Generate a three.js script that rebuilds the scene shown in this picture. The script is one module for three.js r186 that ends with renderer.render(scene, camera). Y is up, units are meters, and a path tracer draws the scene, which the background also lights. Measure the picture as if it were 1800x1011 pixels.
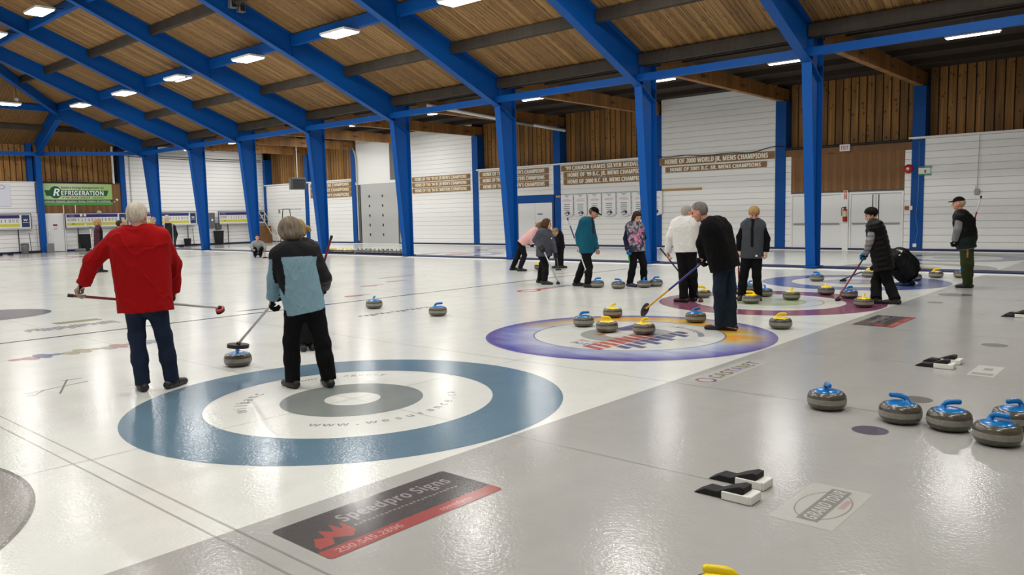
import * as THREE from 'three';
import { mergeGeometries } from 'three/addons/utils/BufferGeometryUtils.js';
import { RoundedBoxGeometry } from 'three/addons/geometries/RoundedBoxGeometry.js';
import { RectAreaLightUniformsLib } from 'three/addons/lights/RectAreaLightUniformsLib.js';

// ---------------------------------------------------------------- camera, light, exposure
const scene = new THREE.Scene();
scene.background = new THREE.Color(0x000000);
const camera = new THREE.PerspectiveCamera(2 * Math.atan(505.5 / 1375.96) * 180 / Math.PI, 1800 / 1011, 0.05, 200);
const EYE = new THREE.Vector3(-4.0848, 1.5685, 5.4843);
{
  const yaw = 0.8474, pitch = -0.0933, roll = -0.021;
  const F = new THREE.Vector3(Math.sin(yaw) * Math.cos(pitch), Math.sin(pitch), -Math.cos(yaw) * Math.cos(pitch));
  const R = new THREE.Vector3().crossVectors(F, new THREE.Vector3(0, 1, 0)).normalize(), U = new THREE.Vector3().crossVectors(R, F);
  camera.up.copy(U).multiplyScalar(Math.cos(roll)).addScaledVector(R, -Math.sin(roll));
  camera.position.copy(EYE); camera.lookAt(EYE.clone().add(F)); camera.updateMatrixWorld();
}
const renderer = new THREE.WebGLRenderer({ antialias: true });
renderer.toneMapping = THREE.LinearToneMapping;
renderer.toneMappingExposure = 1.3;
renderer.shadowMap.enabled = true;
RectAreaLightUniformsLib.init();
const LAMP_WHITE = new THREE.Color(1.0, 0.985, 0.945);
const LAMP_POWER = 42, AISLE_POWER = 60, LAMP_GLOW = 9;      // radiance of the hall lamps, of the aisle strips, glow of the tubes as seen

// ---------------------------------------------------------------- helpers
function rng(seed) { let a = seed >>> 0; return () => { a = (a + 0x6D2B79F5) >>> 0; let t = Math.imul(a ^ (a >>> 15), 1 | a); t = (t + Math.imul(t ^ (t >>> 7), 61 | t)) ^ t; return ((t ^ (t >>> 14)) >>> 0) / 4294967296; }; }
function hash3(x, y, z) { let h = Math.imul(x, 374761393) ^ Math.imul(y, 668265263) ^ Math.imul(z, 2147483647 ^ 0x5bd1e995); h = Math.imul(h ^ (h >>> 13), 1274126177); return ((h ^ (h >>> 16)) >>> 0) / 4294967296; }
function noise3(x, y, z) {
  const xi = Math.floor(x), yi = Math.floor(y), zi = Math.floor(z); let u = x - xi, v = y - yi, w = z - zi;
  u = u * u * (3 - 2 * u); v = v * v * (3 - 2 * v); w = w * w * (3 - 2 * w);
  const L = (a, b, t) => a + (b - a) * t, H = (i, j, k) => hash3(xi + i, yi + j, zi + k);
  return L(L(L(H(0, 0, 0), H(1, 0, 0), u), L(H(0, 1, 0), H(1, 1, 0), u), v), L(L(H(0, 0, 1), H(1, 0, 1), u), L(H(0, 1, 1), H(1, 1, 1), u), v), w) * 2 - 1;
}
const used = {};
function numbered(n) { const k = used[n] = (used[n] || 0) + 1; return k === 1 ? n : n + '_' + String(k - 1).padStart(3, '0'); }
function tag(o, label, category, group, kind) { o.userData.label = label; if (category) o.userData.category = category; if (group) o.userData.group = group; if (kind) o.userData.kind = kind; return o; }
function thing(name, label, category, [x, y, z] = [0, 0, 0], group) { const o = new THREE.Group(); o.name = numbered(name); o.position.set(x, y, z); tag(o, label, category, group); scene.add(o); return o; }
function struct(name) { const o = new THREE.Group(); o.name = name; o.userData.kind = 'structure'; scene.add(o); return o; }
function mesh(name, geo, mat, parent, x = 0, y = 0, z = 0) { const m = new THREE.Mesh(geo, mat); m.name = numbered(name); m.position.set(x, y, z); m.castShadow = m.receiveShadow = true; parent.add(m); return m; }
const V = (x, y, z) => new THREE.Vector3(x, y, z);
function boxAt(w, h, d, x, y, z) { const g = new THREE.BoxGeometry(w, h, d); g.translate(x, y, z); return g; }
// a box from corner to corner with uv in metres
function slab(x0, x1, y0, y1, z0, z1, uvScale = 1) {
  const w = Math.abs(x1 - x0), h = Math.abs(y1 - y0), d = Math.abs(z1 - z0), g = new THREE.BoxGeometry(w, h, d), uv = g.attributes.uv;
  const dims = [[d, h], [d, h], [w, d], [w, d], [w, h], [w, h]];
  for (let f = 0; f < 6; f++) for (let i = 0; i < 4; i++) { const k = f * 4 + i; uv.setXY(k, uv.getX(k) * dims[f][0] * uvScale, uv.getY(k) * dims[f][1] * uvScale); }
  g.translate((x0 + x1) / 2, (y0 + y1) / 2, (z0 + z1) / 2); return g;
}
// a bar of rectangular section between two points; `side` fixes its roll
function bar(a, b, w, h, side) {
  const d = b.clone().sub(a), L = d.length(), g = new THREE.BoxGeometry(w, h, L), m = new THREE.Matrix4();
  d.normalize(); const s = (side || V(0, 1, 0)).clone(), x = new THREE.Vector3().crossVectors(s, d).normalize(), y = new THREE.Vector3().crossVectors(d, x);
  m.makeBasis(x, y, d); m.setPosition(a.clone().add(b).multiplyScalar(.5)); g.applyMatrix4(m); return g;
}
function rod(a, b, r0, r1 = r0, seg = 12) {
  const d = b.clone().sub(a), g = new THREE.CylinderGeometry(r1, r0, d.length(), seg);
  g.applyQuaternion(new THREE.Quaternion().setFromUnitVectors(V(0, 1, 0), d.clone().normalize())); const c = a.clone().add(b).multiplyScalar(.5); g.translate(c.x, c.y, c.z); return g;
}
function tube(pts, r, seg = 24, rad = 8) { return new THREE.TubeGeometry(new THREE.CatmullRomCurve3(pts), seg, r, rad); }
// a flat plate: polygon in the x-y plane, thickness along z, centred on z = zc
function plate(poly, zc, t) { const s = new THREE.Shape(poly.map(p => new THREE.Vector2(p[0], p[1]))), g = new THREE.ExtrudeGeometry(s, { depth: t, bevelEnabled: false }); g.translate(0, 0, zc - t / 2); return g; }
const merge = gs => mergeGeometries(gs.map(g => { const q = g.index ? g.toNonIndexed() : g; for (const k of Object.keys(q.attributes)) if (!['position', 'normal', 'uv'].includes(k)) q.deleteAttribute(k); return q; }));
function std(color, roughness = .6, metalness = 0, extra = {}) { return new THREE.MeshStandardMaterial({ color, roughness, metalness, ...extra }); }
function canvasTex(w, h, draw) { const c = document.createElement('canvas'); c.width = w; c.height = h; const x = c.getContext('2d'); draw(x, w, h); const t = new THREE.CanvasTexture(c); t.colorSpace = THREE.SRGBColorSpace; t.anisotropy = 8; return t; }
function dataTex(w, h, f, srgb = true) {
  const d = new Uint8Array(w * h * 4);
  for (let j = 0; j < h; j++) for (let i = 0; i < w; i++) { const c = f(i / w, j / h, i, j), k = (j * w + i) * 4; d[k] = c[0]; d[k + 1] = c[1]; d[k + 2] = c[2]; d[k + 3] = 255; }
  const t = new THREE.DataTexture(d, w, h); t.wrapS = t.wrapT = THREE.RepeatWrapping; t.magFilter = THREE.LinearFilter; t.minFilter = THREE.LinearMipmapLinearFilter; t.generateMipmaps = true; if (srgb) t.colorSpace = THREE.SRGBColorSpace; t.needsUpdate = true; return t;
}
function fit(x, text, x0, y0, w, h, font = 'bold', face = 'sans-serif') { x.save(); x.font = `${font} 100px ${face}`; x.textBaseline = 'alphabetic'; x.textAlign = 'left'; const m = x.measureText(text).width; x.translate(x0, y0 + h); x.scale(w / m, h / 72); x.fillText(text, 0, 0); x.restore(); }
// noise that tiles over the unit square
function tnoise(u, v, fx, fy, s) { const a = u * fx, b = v * fy, xi = Math.floor(a), yi = Math.floor(b); let p = a - xi, q = b - yi; p = p * p * (3 - 2 * p); q = q * q * (3 - 2 * q); const H = (i, j) => hash3((xi + i) % fx, (yi + j) % fy, s); const L = (m, n, t) => m + (n - m) * t; return L(L(H(0, 0), H(1, 0), p), L(H(0, 1), H(1, 1), p), q) * 2 - 1; }

// ---------------------------------------------------------------- materials
// wood: grain along v, knots; three tones each
function woodTex(seed, base, contrast, knots) {
  const r = rng(seed), K = Array.from({ length: knots }, () => [r(), r(), .008 + .012 * r()]);
  return dataTex(128, 512, (u, v) => {
    let n = .5 * tnoise(u, v, 24, 3, seed) + .3 * tnoise(u, v, 60, 5, seed + 1) + .35 * tnoise(u, v, 5, 2, seed + 2) + .18 * tnoise(u, v, 64, 64, seed + 3), k = 0;
    for (const [a, b, s] of K) { const dx = (u - a) * .3, dy = v - b, d = Math.hypot(dx, dy); k = Math.max(k, Math.exp(-Math.pow(d / s, 2))); }
    const m = 1 + contrast * n - .55 * k; return base.map(c => Math.max(0, Math.min(255, c * m)));
  });
}
const deckMats = [[142, 107, 61], [131, 97, 53], [151, 115, 67], [120, 87, 46]].map((b, i) => std(0xffffff, .72, 0, { map: woodTex(11 + i * 7, b, .42, 12) }));
const slatMats = [[136, 96, 44], [118, 82, 37], [146, 104, 50]].map((b, i) => std(0xffffff, .7, 0, { map: woodTex(61 + i * 7, b, .3, 8) }));
const panelMats = [[128, 88, 48], [118, 80, 42]].map((b, i) => std(0xffffff, .65, 0, { map: woodTex(91 + i * 7, b, .14, 2) }));
const glulam = std(0xffffff, .62, 0, { map: woodTex(131, [142, 98, 50], .2, 4) });
const purlinMat = std(0xffffff, .8, 0, { map: woodTex(151, [50, 43, 35], .2, 3) });
const signWood = std(0xffffff, .6, 0, { map: woodTex(171, [140, 104, 62], .12, 0) });
const darkWood = std(0x30251b, .95), darkSteel = std(0x1b1a19, .8), black = std(0x131313, .55), rubber = std(0x0e0e0f, .75), offBlack = std(0x1c1c1e, .8);
const blueSteel = new THREE.MeshPhysicalMaterial({ color: 0x034e9c, roughness: .5, specularIntensity: .4 }), navy = std(0x14224f, .5), bluePaint = new THREE.MeshPhysicalMaterial({ color: 0x064a92, roughness: .55, specularIntensity: .4 });
const paintTex = dataTex(256, 256, (u, v) => { const n = 1 + .006 * tnoise(u, v, 3, 3, 5) + .008 * tnoise(u, v, 64, 40, 6); return [240 * n, 239 * n, 237 * n].map(c => Math.min(255, c)); });
const whitePaint = std(0xffffff, .55, 0, { map: paintTex }), whiteTrim = std(0xe9e9e6, .5), doorWhite = std(0xe6e6e5, .45), greyPaint = std(0xb4b4b2, .6), greyMetal = std(0x8c8f90, .4, .6), steel = std(0xc2c4c6, .3, .9), aluminium = std(0xb6b8ba, .38, .8);
const groove = std(0x6a6a6c, .8);
// ice: pebbled surface
const pebble = dataTex(1024, 1024, (u, v) => { const n = .6 * tnoise(u, v, 150, 150, 21) + .4 * tnoise(u, v, 300, 300, 22) + .25 * tnoise(u, v, 60, 60, 23); const c = 128 + 80 * n; return [c, c, c].map(q => Math.max(0, Math.min(255, q))); }, false);
pebble.repeat.set(.5, .5);
const iceRough = dataTex(512, 512, (u, v) => { const n = .5 * tnoise(u, v, 6, 5, 31) + .4 * tnoise(u, v, 20, 24, 32) + .3 * tnoise(u, v, 90, 80, 33); const c = 255 * Math.max(.6, Math.min(1, .82 + .14 * n)); return [c, c, c]; }, false);
iceRough.repeat.set(.14, .14);
const iceTint = dataTex(512, 512, (u, v) => { const n = 1 + .014 * tnoise(u, v, 5, 7, 41) + .012 * tnoise(u, v, 18, 60, 42) + .008 * tnoise(u, v, 120, 120, 43); return [249 * n, 249 * n, 247 * n].map(c => Math.min(255, c)); });
iceTint.repeat.set(.1, .1);
function iceMat(color, extra = {}) { return new THREE.MeshPhysicalMaterial({ color, roughness: .19, roughnessMap: iceRough, map: iceTint, bumpMap: pebble, bumpScale: .0011, ior: 1.31, specularIntensity: .6, ...extra }); }
function printMat(map, o = 1) { return new THREE.MeshPhysicalMaterial({ map, roughness: .16, ior: 1.31, specularIntensity: .6, transparent: true, opacity: o }); }

// ---------------------------------------------------------------- the hall: floor of ice
const SHEET = [-4.39, 0, 4.36, 8.70, 12.99, 17.61, 22.1];           // centre lines of the seven sheets
const TEE = 0, FAR_TEE = -34.75, WALL_X = 25.2, END_Z = -42.8, NEAR_Z = 9.5, LEFT_X = -8.2, KNEE_X = 15.6;
const FRAME_Z = [-2.01, -6.84, -12.3, -17.71, -23.22, -28.8, -33.71, -39.05];
function flat(g, x, y, z, rot = 0) { g.rotateX(-Math.PI / 2); if (rot) g.rotateY(rot); g.translate(x, y, z); const p = g.attributes.position, uv = g.attributes.uv; for (let i = 0; i < p.count; i++) uv.setXY(i, p.getX(i), -p.getZ(i)); return g; }
const floor = struct('floor');
const iceWhite = iceMat(0xdcdeda), iceGrey = iceMat(0xaaaaa8);
mesh('floor_slab', slab(LEFT_X - .3, WALL_X + .6, -.35, -.02, END_Z - .4, NEAR_Z + .3), std(0x777777, .9), floor);
mesh('ice_sheet', flat(new THREE.PlaneGeometry(33.4, 38.45, 1, 1), 8.5, 0, 1.86 - 38.45 / 2), iceWhite, floor).userData.label = 'white painted curling ice between the back lines';
mesh('ice_apron', flat(new THREE.PlaneGeometry(33.4, 7.65), 8.5, 0, 1.86 + 7.65 / 2), iceGrey, floor).userData.label = 'bare grey ice behind the near back line';
mesh('ice_apron', flat(new THREE.PlaneGeometry(33.4, 6.3), 8.5, 0, -36.59 - 3.15), iceGrey, floor).userData.label = 'bare grey ice behind the far back line';
function ring(parent, x, z, r0, r1, color, y = .0012, name = 'painted_ring', mat) { return mesh(name, flat(r0 ? new THREE.RingGeometry(r0, r1, 96) : new THREE.CircleGeometry(r1, 96), x, y, z), mat || iceMat(color), parent); }
function strip(x0, z0, x1, z1, w, color, y = .001) { const L = Math.hypot(x1 - x0, z1 - z0); return mesh('ice_line', flat(new THREE.PlaneGeometry(L, w), (x0 + x1) / 2, y, (z0 + z1) / 2, Math.atan2(-(z1 - z0), x1 - x0)), color.isMaterial ? color : iceMat(color), floor); }
const lineGrey = iceMat(0xb2b1ac), lineFaint = iceMat(0xc2c2bc), lineDark = iceMat(0x353537);
for (const [a, b] of [[LEFT_X, 15.9], [16.7, WALL_X - .1]]) {
  strip(a, TEE, b, TEE, .016, lineFaint); strip(a, FAR_TEE, b, FAR_TEE, .02, lineFaint);
  strip(a, -6.43, b, -6.43, .075, lineDark); strip(a, FAR_TEE + 6.4, b, FAR_TEE + 6.4, .09, lineDark);
}
for (const x of [-2.2, 2.18, 6.53, 10.85, 19.85]) for (const s of x < 0 ? [-.055, .055] : [0]) { strip(x + s, 1.86, x + s, -36.6, .013, lineGrey); strip(x + s, 6.5, x + s, 1.86, .013, iceMat(0x8f8f8c)); }
for (const x of SHEET) { strip(x, 1.86, x, -36.6, .012, lineFaint); strip(x, 3.4, x, 1.86, .012, iceMat(0x9c9c99)); }
function house(i, z, label, paint) { const g = new THREE.Group(); g.name = numbered('target_rings'); g.userData.label = label; floor.add(g); paint(g, SHEET[i], z); return g; }
const grey4 = 0x858c8a;
house(0, 0, 'plain grey house at the near end', (g, x, z) => { ring(g, x, z, 0, 1.829, 0x979591); ring(g, x, z, 1.80, 1.829, 0x7d7b78, .0018); });
house(1, 0, 'house with a steel blue outer ring and a grey inner ring', (g, x, z) => { ring(g, x, z, 1.219, 1.829, 0x647f92); ring(g, x, z, .24, .61, grey4); });
// sky and sunburst print of the second house
const skyPrint = canvasTex(1024, 1024, (c, w) => {
  const im = c.createImageData(w, w), d = im.data;
  for (let j = 0; j < w; j++) for (let i = 0; i < w; i++) {
    const x = (i / w - .5) * 2, y = (.5 - j / w) * 2, r = Math.hypot(x, y), a = Math.atan2(y, x), k = (j * w + i) * 4;
    const t = Math.max(0, Math.min(1, (r - .667) / .333)), n = noise3(x * 9, y * 5, 3) * .5 + noise3(x * 26, y * 12, 5) * .3;
    let e = Math.pow(t, 1.5) + .3 * n + .12 * Math.cos(a - 2.6); e = Math.max(0, Math.min(1, e));
    let R = 184 + (92 - 184) * e, G = 194 + (86 - 194) * e, B = 212 + (156 - 212) * e;
    const rays = .5 + .5 * Math.sin(a * 34 + 3 * noise3(a * 5, 1, 1)), sun = Math.max(0, 1 - Math.abs(a + .72) / .85);
    let s = sun > 0 ? Math.min(1, Math.max(0, (1.15 + .25 * rays - t * 1.6) * Math.min(1, sun * 3.0)) + n * .5) : 0; 
    let s2 = (a > -.6 && a < 1.75) ? Math.max(0, 1 - Math.abs(t - .4) * 2.4) * Math.max(0, 1 - Math.abs(a - .5) / 1.3) * 1.7 + n * .35 : 0; s = Math.max(0, Math.min(1, Math.max(s, s2)));
    const yl = .5 + .5 * noise3(x * 14, y * 14, 9); R += (226 - R) * s; G += (150 + 40 * yl - G) * s; B += (62 - B) * s;
    d[k] = R; d[k + 1] = G; d[k + 2] = B; d[k + 3] = 255;
  }
  c.putImageData(im, 0, 0);
});
house(2, 0, 'house with a purple sky and orange sunburst outer ring', (g, x, z) => {
  const geo = new THREE.RingGeometry(1.219, 1.829, 128); geo.rotateX(-Math.PI / 2); geo.translate(x, .0012, z);
  mesh('painted_ring', geo, new THREE.MeshPhysicalMaterial({ map: skyPrint, roughness: .16, ior: 1.31, specularIntensity: .6 }), g);
  ring(g, x, z, .3, .61, 0xa3a5a3); ring(g, x, z, 1.2, 1.222, 0x7f86a8, .0016); ring(g, x, z, 1.81, 1.831, 0x6f68a8, .0018);
});
house(3, 0, 'house with a burgundy outer ring and a pale green centre', (g, x, z) => { ring(g, x, z, 1.219, 1.829, 0x864f69); ring(g, x, z, .3, .61, 0xaebf98); ring(g, x, z, 0, .3, 0xb9bdb2); ring(g, x, z, .86, .89, 0xb2b5b4); });
house(4, 0, 'house with a royal blue outer ring and a lavender inner ring', (g, x, z) => { ring(g, x, z, 1.219, 1.829, 0x5665a2); ring(g, x, z, .15, .61, 0x9b9fb8); });
house(5, 0, 'house with a grey brown outer ring and a tan inner ring beyond the columns', (g, x, z) => { ring(g, x, z, 1.219, 1.829, 0x888782); ring(g, x, z, .15, .61, 0xb79d6c); ring(g, x, z, 1.2, 1.23, 0x66645f, .0016); });
house(6, 0, 'house with a grey blue outer ring and a pale green inner ring by the side wall', (g, x, z) => { ring(g, x, z, 1.219, 1.829, 0x6f7795); ring(g, x, z, .2, .61, 0x8fa6a0); ring(g, x, z, 1.8, 1.83, 0x44549a, .0016); });
for (const [x, z, c, k] of [[18.4, -17.2, 0x6f78b0, 0xa8605a], [22.4, -17.6, 0x8d90a0, 0xb9bbbb]]) { const g = new THREE.Group(); g.name = numbered('target_rings'); floor.add(g); ring(g, x, z, 1.35, 1.829, c); ring(g, x, z, 0, .61, k); }
for (let i = 0; i < 5; i++) house(i, FAR_TEE, 'pale far house', (g, x, z) => { ring(g, x, z, 1.219, 1.829, [0x979591, 0x8a97a4, 0x8c8fb0, 0xa38994, 0x8c95b4][i]); ring(g, x, z, .2, .61, 0xa9abaa); });
// prints frozen into the ice
function decal(tex, x0, x1, z0, z1, opacity = 1, y = .0022, label) { const g = new THREE.PlaneGeometry(x1 - x0, z1 - z0); g.rotateX(-Math.PI / 2); const m = mesh('ice_logo', g, printMat(tex, opacity), floor, (x0 + x1) / 2, y, (z0 + z1) / 2); if (label) m.userData.label = label; return m; }
const clear = (draw, w, h) => canvasTex(w, h, (x) => { x.clearRect(0, 0, w, h); draw(x, w, h); });
const speckle = (x, w, h, n, seed, style) => { const r = rng(seed); x.fillStyle = style; for (let i = 0; i < n; i++) x.fillRect(r() * w, r() * h, 1 + 2 * r(), 1 + 2 * r()); };
const speedpro = clear((x, w, h) => {
  x.save(); x.beginPath(); x.roundRect(0, 0, w, h, 26); x.clip();
  x.fillStyle = '#555151'; x.fillRect(0, 0, w, h); x.fillStyle = '#a65450'; x.fillRect(0, h * .79, w, h * .21);
  x.fillStyle = '#999496'; fit(x, 'Speedpro Signs', w * .26, h * .17, w * .66, h * .2); x.fillStyle = '#8d8789'; for (let i = 0; i < 26; i++) x.fillRect(w * (.27 + i * .024), h * .5 + 3 * Math.sin(i * 2.1), w * .015, h * .035);
  x.fillStyle = '#a9544f'; x.beginPath(); [[.03, .66], [.07, .5], [.11, .55], [.13, .36], [.17, .5], [.2, .3], [.215, .5], [.25, .33], [.25, .6], [.2, .72], [.13, .6], [.1, .74], [.03, .74]].forEach(([a, b], i) => i ? x.lineTo(w * a, h * b) : x.moveTo(w * a, h * b)); x.fill();
  x.fillStyle = '#c4938d'; fit(x, '250.545.2896', w * .06, h * .84, w * .34, h * .1); x.fillStyle = '#c98f88'; fit(x, 'speedpro', w * .62, h * .86, w * .2, h * .07);
  speckle(x, w, h, 14000, 5, 'rgba(150,146,146,.3)'); speckle(x, w, h, 12000, 6, 'rgba(60,57,57,.3)'); x.restore();
}, 1024, 440);
decal(speedpro, -2.05, -.86, 2.03, 2.54, .88, .0022, 'black and red sign maker advertisement printed in the grey ice');
decal(speedpro, 6.72, 7.86, 2.0, 2.52, .93);
decal(clear((x, w, h) => {
  x.fillStyle = 'rgba(215,214,207,.5)'; x.fillRect(0, 0, w, h); x.strokeStyle = 'rgba(120,120,116,.8)'; x.lineWidth = 5; x.beginPath(); x.ellipse(w * .5, h * .52, w * .36, h * .4, 0, 0, 7); x.stroke();
  x.fillStyle = 'rgba(120,120,118,.6)'; x.fillRect(w * .1, h * .36, w * .84, h * .34); x.fillStyle = 'rgba(190,189,184,.8)'; fit(x, 'GRAND TOUR', w * .13, h * .42, w * .78, h * .22, 'italic bold'); x.fillStyle = 'rgba(176,140,140,.5)'; x.fillRect(w * .5, h * .74, w * .24, h * .1);
}, 512, 256), -.32, .31, 3.88, 4.2, 1, .0022, 'white plate with grey lettering frozen into the ice');
decal(clear((x, w, h) => { x.fillStyle = 'rgba(224,223,216,.7)'; x.fillRect(0, 0, w, h); x.fillStyle = 'rgba(140,140,138,.6)'; x.fillRect(w * .12, h * .1, w * .18, h * .8); x.fillRect(w * .55, h * .35, w * .22, h * .35); }, 256, 128), 4.03, 4.6, 3.9, 4.12);
decal(clear((x, w, h) => {
  x.fillStyle = 'rgba(215,214,208,.6)'; x.fillRect(0, h * .02, w, h * .9); x.lineWidth = 16; x.strokeStyle = 'rgba(140,84,80,.85)'; x.beginPath(); x.arc(w * .09, h * .5, h * .3, 0, 7); x.stroke(); x.strokeStyle = 'rgba(88,96,160,.85)'; x.beginPath(); x.arc(w * .09, h * .5, h * .3, -1, 1.3); x.stroke();
  'CASTANET'.split('').forEach((l, i) => { x.fillStyle = ['#6f6e66', '#857d5e', '#767466', '#a0625c', '#6f719a', '#85825f', '#7d7d75', '#74746c'][i]; fit(x, l, w * (.2 + i * .097), h * .26, w * .088, h * .46); });
}, 768, 160), 2.33, 3.55, 1.95, 2.24, .85);
// lettering round the first house
const arcText = (x, t, cx, cy, r, a0, a1, size, style) => { x.fillStyle = style; x.font = `bold ${size}px sans-serif`; x.textAlign = 'center'; const n = t.length; for (let i = 0; i < n; i++) { const a = a0 + (a1 - a0) * (i + .5) / n; x.save(); x.translate(cx + r * Math.cos(a), cy + r * Math.sin(a)); x.rotate(a1 < a0 ? a - Math.PI / 2 : a + Math.PI / 2); x.fillText(t[i], 0, size * .35); x.restore(); } };
decal(clear((x, w) => {
  arcText(x, 'www.wesurance.ca', w / 2, w / 2, w * .35, 2.62, .6, 50, 'rgba(118,120,142,.6)'); arcText(x, 'wilbanc', w / 2, w / 2, w * .38, 3.5, 4.3, 60, 'rgba(122,122,124,.6)'); arcText(x, 'family agency', w / 2, w / 2, w * .42, 4.75, 5.7, 44, 'rgba(122,122,124,.6)');
}, 1024, 1024), -1.219, 1.219, -1.219, 1.219, .8);
decal(clear((x, w) => {
  x.save(); x.transform(1, 0, -.3, 1, w * .12, 0); x.fillStyle = 'rgba(196,80,74,.8)'; for (let i = 0; i < 8; i++) x.fillRect(w * (.1 + i * .066), w * .52, w * .044, w * .13);
  x.fillStyle = 'rgba(76,80,136,.8)'; for (let i = 0; i < 9; i++) x.fillRect(w * (.22 + i * .068), w * .66, w * .05, w * (.08 + .05 * (i % 2))); x.restore();
  x.fillStyle = 'rgba(84,86,146,.8)'; x.fillRect(w * .6, w * .33, w * .22, w * .09); x.fillStyle = 'rgba(196,104,92,.7)'; x.fillRect(w * .62, w * .425, w * .2, w * .03); x.fillStyle = 'rgba(206,140,90,.7)'; x.fillRect(w * .38, w * .36, w * .2, w * .04);
  arcText(x, 'wwwwinterski', w / 2, w / 2, w * .37, 1.2, .1, 60, 'rgba(96,98,150,.7)'); arcText(x, 'hotels', w / 2, w / 2, w * .37, 3.4, 2.8, 76, 'rgba(110,112,160,.7)'); arcText(x, 'spring', w / 2, w / 2, w * .3, 3.5, 2.9, 60, 'rgba(200,100,92,.7)');
}, 1024, 1024), 4.36 - 1.219, 4.36 + 1.219, -1.219, 1.219, .85);
// long mid-ice lettering and small logos
decal(clear((x, w, h) => { const C = ['#b8787c', '#c48c8a', '#5f6aa8', '#6872ac', '#b2ad84', '#b8b38c', '#c4a9a2', '#a6a6a8', '#c48c86', '#c08a88', '#76809c', '#8f96a8']; C.forEach((c, i) => { x.fillStyle = c; x.globalAlpha = .6; x.beginPath(); x.ellipse(w * (.045 + i * .083), h * (.5 + .12 * Math.sin(i * 2)), w * .05, h * (.2 + .16 * (i % 3)), 0, 0, 7); x.fill(); }); }, 1024, 128), -1.25, .5, -5.02, -4.6, .8);
decal(clear((x, w, h) => { x.fillStyle = 'rgba(122,120,122,.75)'; for (let i = 0; i < 14; i++) { x.save(); x.transform(1, 0, -.4, 1, 0, 0); x.fillRect(w * (.05 + i * .07), h * .2, w * .05, h * (.35 + .3 * (i * 7 % 3) / 2)); x.restore(); } }, 512, 64), 3.5, 5.05, -4.62, -4.36);
decal(clear((x, w, h) => { x.strokeStyle = 'rgba(206,86,78,.85)'; x.lineWidth = h * .16; x.beginPath(); x.ellipse(w * .2, h * .5, w * .14, h * .32, 0, 0, 7); x.stroke(); x.fillStyle = 'rgba(206,86,78,.8)'; for (let i = 0; i < 4; i++) x.fillRect(w * (.36 + i * .08), h * .24, w * .05, h * .5); x.fillStyle = 'rgba(92,96,170,.8)'; for (let i = 0; i < 4; i++) x.fillRect(w * (.69 + i * .08), h * .26, w * .05, h * .46); }, 512, 128), 7.75, 9.6, -5.1, -4.55, .8);
for (const [x0, x1, z0, z1, c] of [[5.3, 6.0, -7.4, -7.1, 'rgba(200,84,78,.8)'], [6.9, 7.6, -9.0, -8.6, 'rgba(200,140,130,.8)'], [8.0, 8.7, -9.4, -9.1, 'rgba(205,120,112,.7)'], [8.6, 9.9, -10.4, -10.2, 'rgba(120,120,122,.7)'], [11.8, 12.6, -7.2, -6.9, 'rgba(220,160,140,.6)'], [2.75, 3.7, -7.0, -6.8, 'rgba(90,90,94,.7)']])
  decal(clear((x, w, h) => { x.fillStyle = c; x.beginPath(); x.ellipse(w * .35, h / 2, w * .33, h * .4, 0, 0, 7); x.fill(); x.fillRect(w * .5, h * .3, w * .48, h * .3); }, 128, 64), x0, x1, z0, z1, .8);
decal(clear((x, w, h) => { x.fillStyle = 'rgba(120,112,120,.85)'; x.beginPath(); x.ellipse(w / 2, h / 2, w / 2, h / 2, 0, 0, 7); x.fill(); speckle(x, w, h, 600, 9, 'rgba(170,166,166,.5)'); }, 256, 256), -1.05, .98, -11.3, -9.35, .9, .0022, 'dark grey round print in the middle of the ice');
decal(clear((x, w, h) => { x.fillStyle = 'rgba(160,158,112,.8)'; x.fillRect(w * .45, h * .08, w * .5, h * .24); x.fillStyle = 'rgba(120,114,124,.75)'; const r = rng(4); for (let i = 0; i < 22; i++) x.fillRect(w * (.02 + i * .044), h * (.5 + .12 * r()), w * .03, h * (.18 + .2 * r())); }, 512, 128), -.3, 1.05, -8.25, -7.1, .8);
decal(clear((x, w, h) => { x.strokeStyle = 'rgba(96,96,92,.75)'; x.lineWidth = 7; x.beginPath(); x.moveTo(w * .02, h * .6); x.lineTo(w * .95, h * .42); x.moveTo(w * .35, h * .95); x.lineTo(w * .8, h * .06); x.moveTo(w * .1, h * .75); x.lineTo(w * .3, h * .55); x.moveTo(w * .7, h * .1); x.lineTo(w * .98, h * .14); x.stroke(); x.fillStyle = 'rgba(190,140,140,.4)'; x.fillRect(0, h * .7, w * .12, h * .1); }, 256, 256), -1.75, -1.1, -3.1, -2.35, .7);
for (const [x, z, r, c] of [[1.61, 3.79, .12, 'rgba(92,88,108,.8)'], [2.76, 3.8, .12, 'rgba(120,118,108,.75)'], [5.94, 3.8, .13, 'rgba(125,124,120,.7)'], [11.27, 2.28, .27, 'rgba(112,108,102,.75)'], [9.9, 2.28, .12, 'rgba(125,124,120,.7)']]) decal(clear((q, w) => { q.fillStyle = c; q.beginPath(); q.arc(w / 2, w / 2, w / 2, 0, 7); q.fill(); }, 64, 64), x - r, x + r, z - r, z + r, .85);

// curbs between the main hall and the side sheets, and the white sponge strip in front
const curb = struct('trim_1');
mesh('curb_board', slab(16.05, 16.6, 0, .06, END_Z + .1, NEAR_Z), navy, curb); mesh('bumper_strip', slab(15.93, 16.05, 0, .025, END_Z + .1, NEAR_Z), std(0xf0f0ec, .5), curb);

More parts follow.
